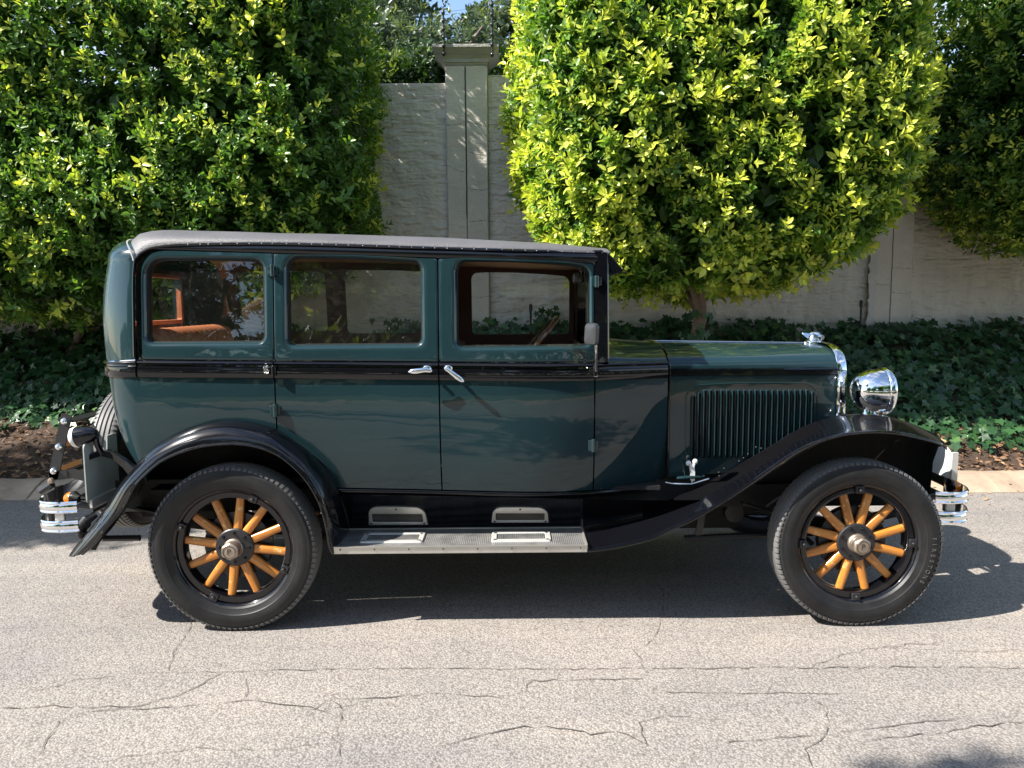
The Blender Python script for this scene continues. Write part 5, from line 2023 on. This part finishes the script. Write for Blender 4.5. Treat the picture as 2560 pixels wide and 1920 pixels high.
wr = make_wheel((xr_hub, -.715, ZH), 22.5, 66.5, M['brass'])
wf = make_wheel((xf_hub, -.715, ZH), 15, 0, M['brass'])
M['raised_rubber'] = simple('pale_raised_rubber', (0.075, 0.075, 0.074), 0.5)  # lettering coloured paler than the tyre sidewall
arc_text('FIRESTONE', 5, -31, .352, .028, -.0785, .0016).build('tyre_lettering', M['raised_rubber'], wf, sharp=30)


def dup_part(src, loc, rz):
    o = src.copy()
    COL.objects.link(o)
    o.parent = car
    o.location = loc
    o.rotation_euler = (0, 0, rz)
    for ch in src.children:
        c = ch.copy()
        COL.objects.link(c)
        c.parent = o
    return o


dup_part(wr, (xr_hub, .715, ZH), math.pi)
dup_part(wf, (xf_hub, .715, ZH), math.pi)
# spare wheel on the back
sp_ = rm.build('spare_wheel', M['black'], car, loc=(-2.185, 0.02, .715), sharp=35)
sp_.rotation_euler = (0, 0, rad(90 + 180))
ty.build('tyre', M['rubber'], sp_, sharp=34)
MB().lathe([(.001, -.02), (.25, -.02), (.25, .02), (.001, .02)], axis=(0, 1, 0), n=40).build('carrier_disc', M['iron'], sp_)

# ---- chassis, axles, engine underside
ch = MB()
for s_ in (-1, 1):
    ch.box((0.0, s_ * .38, .56), (4.15, .055, .12))
ch.box((-.55, 0, .64), (2.6, 1.1, .02))
ch.box((-2.05, 0, .56), (.05, .76, .10))
ch.box((2.05, 0, .56), (.05, .76, .10))
ch.build('chassis_frame', M['underside'], car)
en = MB().box((1.22, 0, .56), (.80, .34, .34)).box((1.05, 0, .36), (.46, .26, .12)).lathe([(.05, -.35), (.13, -.3), (.16, 0), (.19, .1)], c=(.62, 0, .52), axis=(1, 0, 0), n=20)
en.box((1.70, 0, .78), (.08, .54, .50))
en.build('engine', M['underside'], car, bevel=.01)
fw = MB()
for s_ in (-1, 1):
    fw.grid([[(x, s_ * y, z) for z in (.50, .66)] for x, y in ((.45, .50), (.80, .44), (1.25, .38), (1.72, .30))])
fw.box((.44, 0, .93), (.02, 1.16, .58))
fw.build('engine_pans', M['underside'], car)
ax = MB().tube([(xf_hub, -.62, ZH), (xf_hub, -.5, ZH - .05), (xf_hub, 0, ZH - .07), (xf_hub, .5, ZH - .05), (xf_hub, .62, ZH)], .028, 8, up=(1, 0, 0))
ax.tube([(xf_hub - .16, -.60, .36), (xf_hub - .16, .60, .36)], .013, 8)
ax.build('front_axle', M['iron'], car)
ra = MB().tube([(xr_hub, -.64, ZH), (xr_hub, .64, ZH)], .045, 12)
ra.ball((xr_hub, 0, ZH), (.16, .15, .16), 16, 10)
ra.tube([(xr_hub + .1, 0, ZH), (.3, 0, .48)], .035, 10)
ra.build('rear_axle', M['iron'], car)
for xh, l0, l1, nm_ in ((xf_hub, -.48, .46, 'front_spring'), (xr_hub, -.60, .62, 'rear_spring')):
    lf = MB()
    for k in range(5):
        f = 1 - .15 * k
        pth = [(xh + l0 * f + (l1 - l0) * f * t, -.47, ZH + .085 - .012 * k + .09 * (2 * t - 1) ** 2 * f * f - .045) for t in (0, .17, .33, .5, .67, .83, 1)]
        lf.sweep(pth, [(-.024, -.005), (-.024, .005), (.024, .005), (.024, -.005)])
    both(lf, nm_, M['iron'])
dr = MB().tube([(P(1710, 1345, -.42)[0], -.42, .335), (xf_hub - .1, -.46, .37)], .016, 8)
dr.box((P(1752, 1290, -.42)[0], -.42, .43), (.035, .02, .20), Euler((0, rad(8), 0)).to_matrix())
dr.lathe([(.001, -.03), (.05, -.03), (.055, .0), (.05, .03), (.001, .03)], c=(P(1835, 1290, -.38)[0], -.36, .46), axis=(0, 1, 0), n=20)
dr.build('steering_linkage', M['iron'], car)
ex = MB().tube([(1.0, .25, .34), (.2, .28, .30), (-.9, .30, .30), (-2.0, .32, .36)], .026, 10)
ex.lathe([(.001, -.3), (.07, -.28), (.075, 0), (.07, .28), (.001, .3)], c=(-.35, .28, .30), axis=(1, 0, 0), n=18)
ex.build('exhaust_pipe', M['iron'], car)
tk = MB().box((-1.78, 0, .50), (.42, .62, .22))
tk.build('fuel_tank', M['underside'], car, bevel=.05)

# ---- interior
def roll(x, z, rx_, rz_, y0, y1, n_, mat, name, back=None):
    rows = []
    m = n_ * 8
    for j in range(m + 1):
        y = y0 + (y1 - y0) * j / m
        k = 1 - .24 * abs(math.cos(math.pi * j / 8)) ** 5
        e = min(1, min(j, m - j) / 5) ** .5
        rows.append([(x + rx_ * k * (.35 + .65 * e) * math.cos(t), y + .03 * math.cos(t), z + rz_ * k * (.5 + .5 * e) * math.sin(t)) for t in [2 * math.pi * q / 16 for q in range(16)]])
    mb = MB().grid(rows, close_u=True)
    return mb


rsb = roll(-1.86, 1.385, .10, .08, -.52, .52, 14, None, None)
rsb.box((-1.86, 0, 1.13), (.16, 1.0, .48))
seat_r = rsb.build('rear_seat_back', M['leather'], car, sharp=70)
rsc = roll(-1.42, .98, .30, .10, -.60, .60, 14, None, None)
rsc.build('rear_seat_cushion', M['leather'], car, sharp=70)
fsb = roll(-.36, 1.30, .075, .06, -.56, .56, 12, None, None)
fsb.box((-.38, 0, 1.06), (.12, 1.1, .44))
fsb.build('front_seat_back', M['trim'], car, sharp=70)
roll(-.08, .98, .28, .09, -.56, .56, 12, None, None).build('front_seat_cushion', M['trim'], car, sharp=70)
MB().box((.40, 0, 1.25), (.05, 1.16, .20)).build('dashboard', M['darkwood'], car, bevel=.02)
MB().box((-.72, 0, .70), (2.3, 1.16, .02)).build('cabin_floor', M['underside'], car)
top_ = Vector(p_(1391, 796, -.30))
low_ = Vector(p_(1332, 862, -.30))
dn = (low_ - top_).normalized()
cw_ = top_ + dn * .215
nrm_ = Vector((dn.z, 0, -dn.x))
pts = [tuple(cw_ + dn * (.215 * math.cos(t)) + Vector((0, 1, 0)) * (.215 * math.sin(t))) for t in [2 * math.pi * k / 48 for k in range(48)]]
swm = MB().tube(pts, .014, 9, closed=True, up=tuple(nrm_))
sw = swm.build('steering_wheel', M['darkwood'], car)
for k in range(4):
    t = rad(45 + 90 * k)
    e = cw_ + dn * (.212 * math.cos(t)) + Vector((0, 1, 0)) * (.212 * math.sin(t))
    MB().tube([tuple(cw_), tuple(e)], .008, 7).build('wheel_arm', M['iron'], sw)
dirn = nrm_ if nrm_.x > 0 else -nrm_
if dirn.z > 0:
    dirn = -dirn
MB().tube([tuple(cw_), tuple(cw_ + dirn * .55)], .018, 10).build('steering_column', M['iron'], sw)
x, z = P(1448, 692, -.45)
MB().box((x, -.30, z), (.03, .16, .06)).build('interior_mirror', M['grey_paint'], car, bevel=.01)

# ---- rear end: rack, lamp, number plate, bumpers
BSEC = [(-.004, -.029), (.004, -.029), (.0075, -.023), (.004, -.016), (.0075, -.009), (.0085, 0), (.0075, .009), (.004, .016), (.0075, .023), (.004, .029), (-.004, .029)]


def bumper(name, path, zc, sg=1):
    p2 = path + [(x, -y) for x, y in path[::-1][1:]]
    q = smooth_path([(x, y, zc) for x, y in p2], 110)
    mb = MB().sweep(q, [(a * sg, b) for a, b in BSEC], up=(0, 0, 1))
    return mb


rb_path = [(-2.16, -.655), (-2.25, -.672), (-2.335, -.65), (-2.385, -.575), (-2.41, -.45), (-2.43, -.22), (-2.435, 0)]
fb_path = [(2.09, -.66), (2.17, -.675), (2.245, -.65), (2.29, -.585), (2.312, -.48), (2.335, -.25), (2.345, 0)]
zr = [P(140, 1268, -.66)[1], P(140, 1316, -.66)[1]]
zf = [P(2410, 1243, -.66)[1], P(2410, 1292, -.66)[1]]
for nm_, pth, zz_, sg in (('rear_bumper', rb_path, zr, 1), ('front_bumper', fb_path[:], zf, -1)):
    if sg < 0:      # keep the ridged face outwards
        pth = pth
    mb = bumper(nm_, pth, zz_[0], -sg)
    m2 = bumper(nm_, pth, zz_[1], -sg)
    mb.add(m2.v, m2.f)
    # the ridged side points away from the car
    o = mb.build(nm_, M['chrome'], car, sharp=45)
    for s_ in (-1, 1):
        br = MB()
        xx = pth[4][0]
        br.box((xx - .012 * (1 if xx > 0 else -1), s_ * .40, sum(zz_) / 2), (.018, .05, .19))
        br.tube([(xx - .015 * (1 if xx > 0 else -1), s_ * .40, sum(zz_) / 2), (xx * .93, s_ * .40, .53), (xx * .86, s_ * .38, .55)], .018, 8)
        br.build('bumper_bracket', M['iron'], o)
    for s_ in (-1, 1):
        bl_ = MB().box((pth[1][0], s_ * .655, sum(zz_) / 2), (.045, .010, abs(zz_[0] - zz_[1]) + .05))
        bl_.build('bumper_clip', M['alloy'], o, bevel=.003)
# luggage rack
A_, B_ = p_(164, 1050, -.45), p_(136, 1182, -.45)
rk = MB()
for s_ in (-1, 1):
    a_, b_ = Vector((A_[0], s_ * .45, A_[2])), Vector((B_[0], s_ * .45, B_[2]))
    d_ = (b_ - a_).normalized()
    rk.sweep([tuple(a_ - d_ * .03), tuple(b_ + d_ * .03)], [(-.026, -.005), (-.026, .005), (.026, .005), (.026, -.005)], up=(0, 1, 0))
    rk.sweep([tuple(b_ + d_ * .02 + Vector((-.02, 0, 0))), (B_[0] + .10, s_ * .45, B_[2] - .005), (-1.95, s_ * .45, .62)], [(-.005, -.024), (-.005, .024), (.005, .024), (.005, -.024)], up=(0, 0, 1))
    rk.tube([tuple(b_ + d_ * .06), tuple(b_ + d_ * .10 + Vector((-.05, 0, 0)))], .022, 8)
rk.tube([(B_[0] + .06, -.46, B_[2] + .0), (B_[0] + .06, .46, B_[2] + .0)], .014, 8)
rack = rk.build('luggage_rack', M['iron'], car, sharp=30)
for k in range(3):
    q = Vector(A_).lerp(Vector(B_), (0.02, .5, .96)[k])
    MB().sweep([(q.x + .012, -.44, q.z), (q.x + .012, .44, q.z)], [(-.022, -.004), (-.022, .004), (.022, .004), (.022, -.004)], up=(.3, 0, 1)).build('rack_slat', M['iron'] if k == 0 else M['darkwood'], rack)
for s_ in (-1, 1):
    for t_ in (.02, .5, .96):
        bt = MB()
        q = Vector(A_).lerp(Vector(B_), t_)
        bt.lathe([(.001, .022), (.010, .020), (.017, .012), (.019, 0)], c=(q.x, s_ * .455, q.z), axis=(0, s_, 0), n=12)
        bt.build('rack_bolt', M['chrome'], rack)
bk = MB().lathe([(.001, .016), (.012, .014), (.016, .004), (.016, -.004)], c=p_(128, 1202, -.46), axis=(0, -1, 0), n=12)
bk.build('rack_pivot', M['brass'], rack)
# tail lamp, arm and plate
c0 = Vector(p_(206, 1090, -.68))
tl = MB().lathe([(.001, .075), (.02, .072), (.036, .052), (.044, .02), (.047, -.018), (.048, -.026)], c=tuple(c0), axis=(1, 0, .18), n=24)
tl.tube([tuple(c0 + Vector((.06, 0, 0))), p_(243, 1112, -.66), p_(252, 1128, -.64)], .014, 8)
tlo = tl.build('tail_lamp', M['black'], car)
MB().lathe([(.050, -.022), (.052, -.028), (.048, -.042), (.03, -.055), (.001, -.060)], c=tuple(c0), axis=(1, 0, .18), n=24).build('lamp_lens', M['white'], tlo)
arm = MB().sweep([p_(204, 1155, -.71), p_(226, 1141, -.67), p_(252, 1132, -.63), p_(285, 1138, -.63), p_(315, 1160, -.65), p_(338, 1182, -.66)], [(-.012, -.020), (-.012, .020), (.012, .020), (.012, -.020)], up=(0, 0, 1), scale=[.5, .7, .8, .95, 1.1, 1.4])
arm.tube([p_(252, 1132, -.63), p_(278, 1124, -.45)], .010, 7)
arm.build('lamp_arm', M['black'], car, bevel=.004)
xp = -2.075
zt_, zbm = P(194, 1108, -.72)[1], P(197, 1258, -.72)[1]
lp3 = rrect(-.725, -.415, zbm, zt_, (.015, .015, .03, .03), m=24)
lp3 = [(y, z - (.085 if (z > zt_ - .02 and -.64 < y < -.51) else 0)) for y, z in lp3]
plt = MB().prism([(xp, y, z) for y, z in lp3], (.006, 0, 0))
pl = plt.build('number_plate', M['plate_back'], car, sharp=30, label='plain grey back of the rear number plate')
MB().box((xp + .012, -.56, zbm - .008), (.012, .29, .040)).build('plate_strip', M['alloy'], pl)
c0 = p_(184, 1246, -.60)
am = MB().lathe([(.001, -.045), (.018, -.042), (.030, -.028), (.033, -.010), (.034, 0)], c=c0, axis=(1, 0, 0), n=20)
amo = am.build('turn_signal', M['amber'], car)
MB().lathe([(.036, -.006), (.037, .01), (.02, .03), (.001, .032)], c=c0, axis=(1, 0, 0), n=20).tube([(c0[0] + .03, c0[1], c0[2]), (c0[0] + .15, -.45, .56)], .012, 7).build('signal_base', M['black'], amo)
c0 = p_(2376, 1216, -.52)
am = MB().lathe([(.001, .050), (.018, .046), (.030, .030), (.034, .010), (.035, 0)], c=c0, axis=(1, 0, 0), n=20)
amo = am.build('turn_signal', M['amber'], car)
MB().lathe([(.040, .004), (.041, -.008), (.02, -.016), (.001, -.018)], c=c0, axis=(1, 0, 0), n=20).tube([(c0[0] - .008, c0[1], c0[2] - .02), (c0[0] - .01, c0[1], c0[2] - .12)], .010, 7).build('signal_base', M['black'], amo)
# rear shackle and lever clutter below the plate
cl = MB()
cl.tube([p_(205, 1320, -.58), p_(216, 1300, -.58), p_(240, 1285, -.55)], [.030, .026, .018], 10)
cl.ball(p_(206, 1336, -.58), .026, 12, 8)
cl.ball(p_(215, 1311, -.58), .024, 12, 8)
cl.tube([p_(228, 1272, -.56), p_(275, 1248, -.50)], .026, 8)
cl.tube([p_(260, 1346, -.56), p_(350, 1345, -.56)], .016, 8)
cl.build('spring_shackle', M['iron'], car)
# front: bright splash guard and horn ends ahead of the wheel
xg = P(2376, 1160, -.46)[0]
zg1, zg0 = P(2370, 1122, -.46)[1], P(2378, 1197, -.46)[1]
lp = rrect(-.46, -.12, zg0, zg1, (.01, .01, .11, .05), n=8)
fp = MB().grid([[(xg + .02 * ((y + .29) / .17) ** 2 * -1 + dx, y, z) for y, z in l_] for l_, dx in ((lp, 0), (grow(lp, -.05), .012), (grow(lp, -.09), .014))], close_u=True)
lpi = grow(lp, -.09)
g3 = MB().prism([(xg, y, z) for y, z in lp], (.005, 0, 0))
g3.build('front_number_plate', M['white'], car, sharp=30, label='bare white back of the front number plate')
MB().box((xg + .012, -.475, (zg0 + zg1) / 2 - .01), (.035, .012, zg1 - zg0 - .01)).build('plate_bracket', M['alloy'], car, bevel=.003)
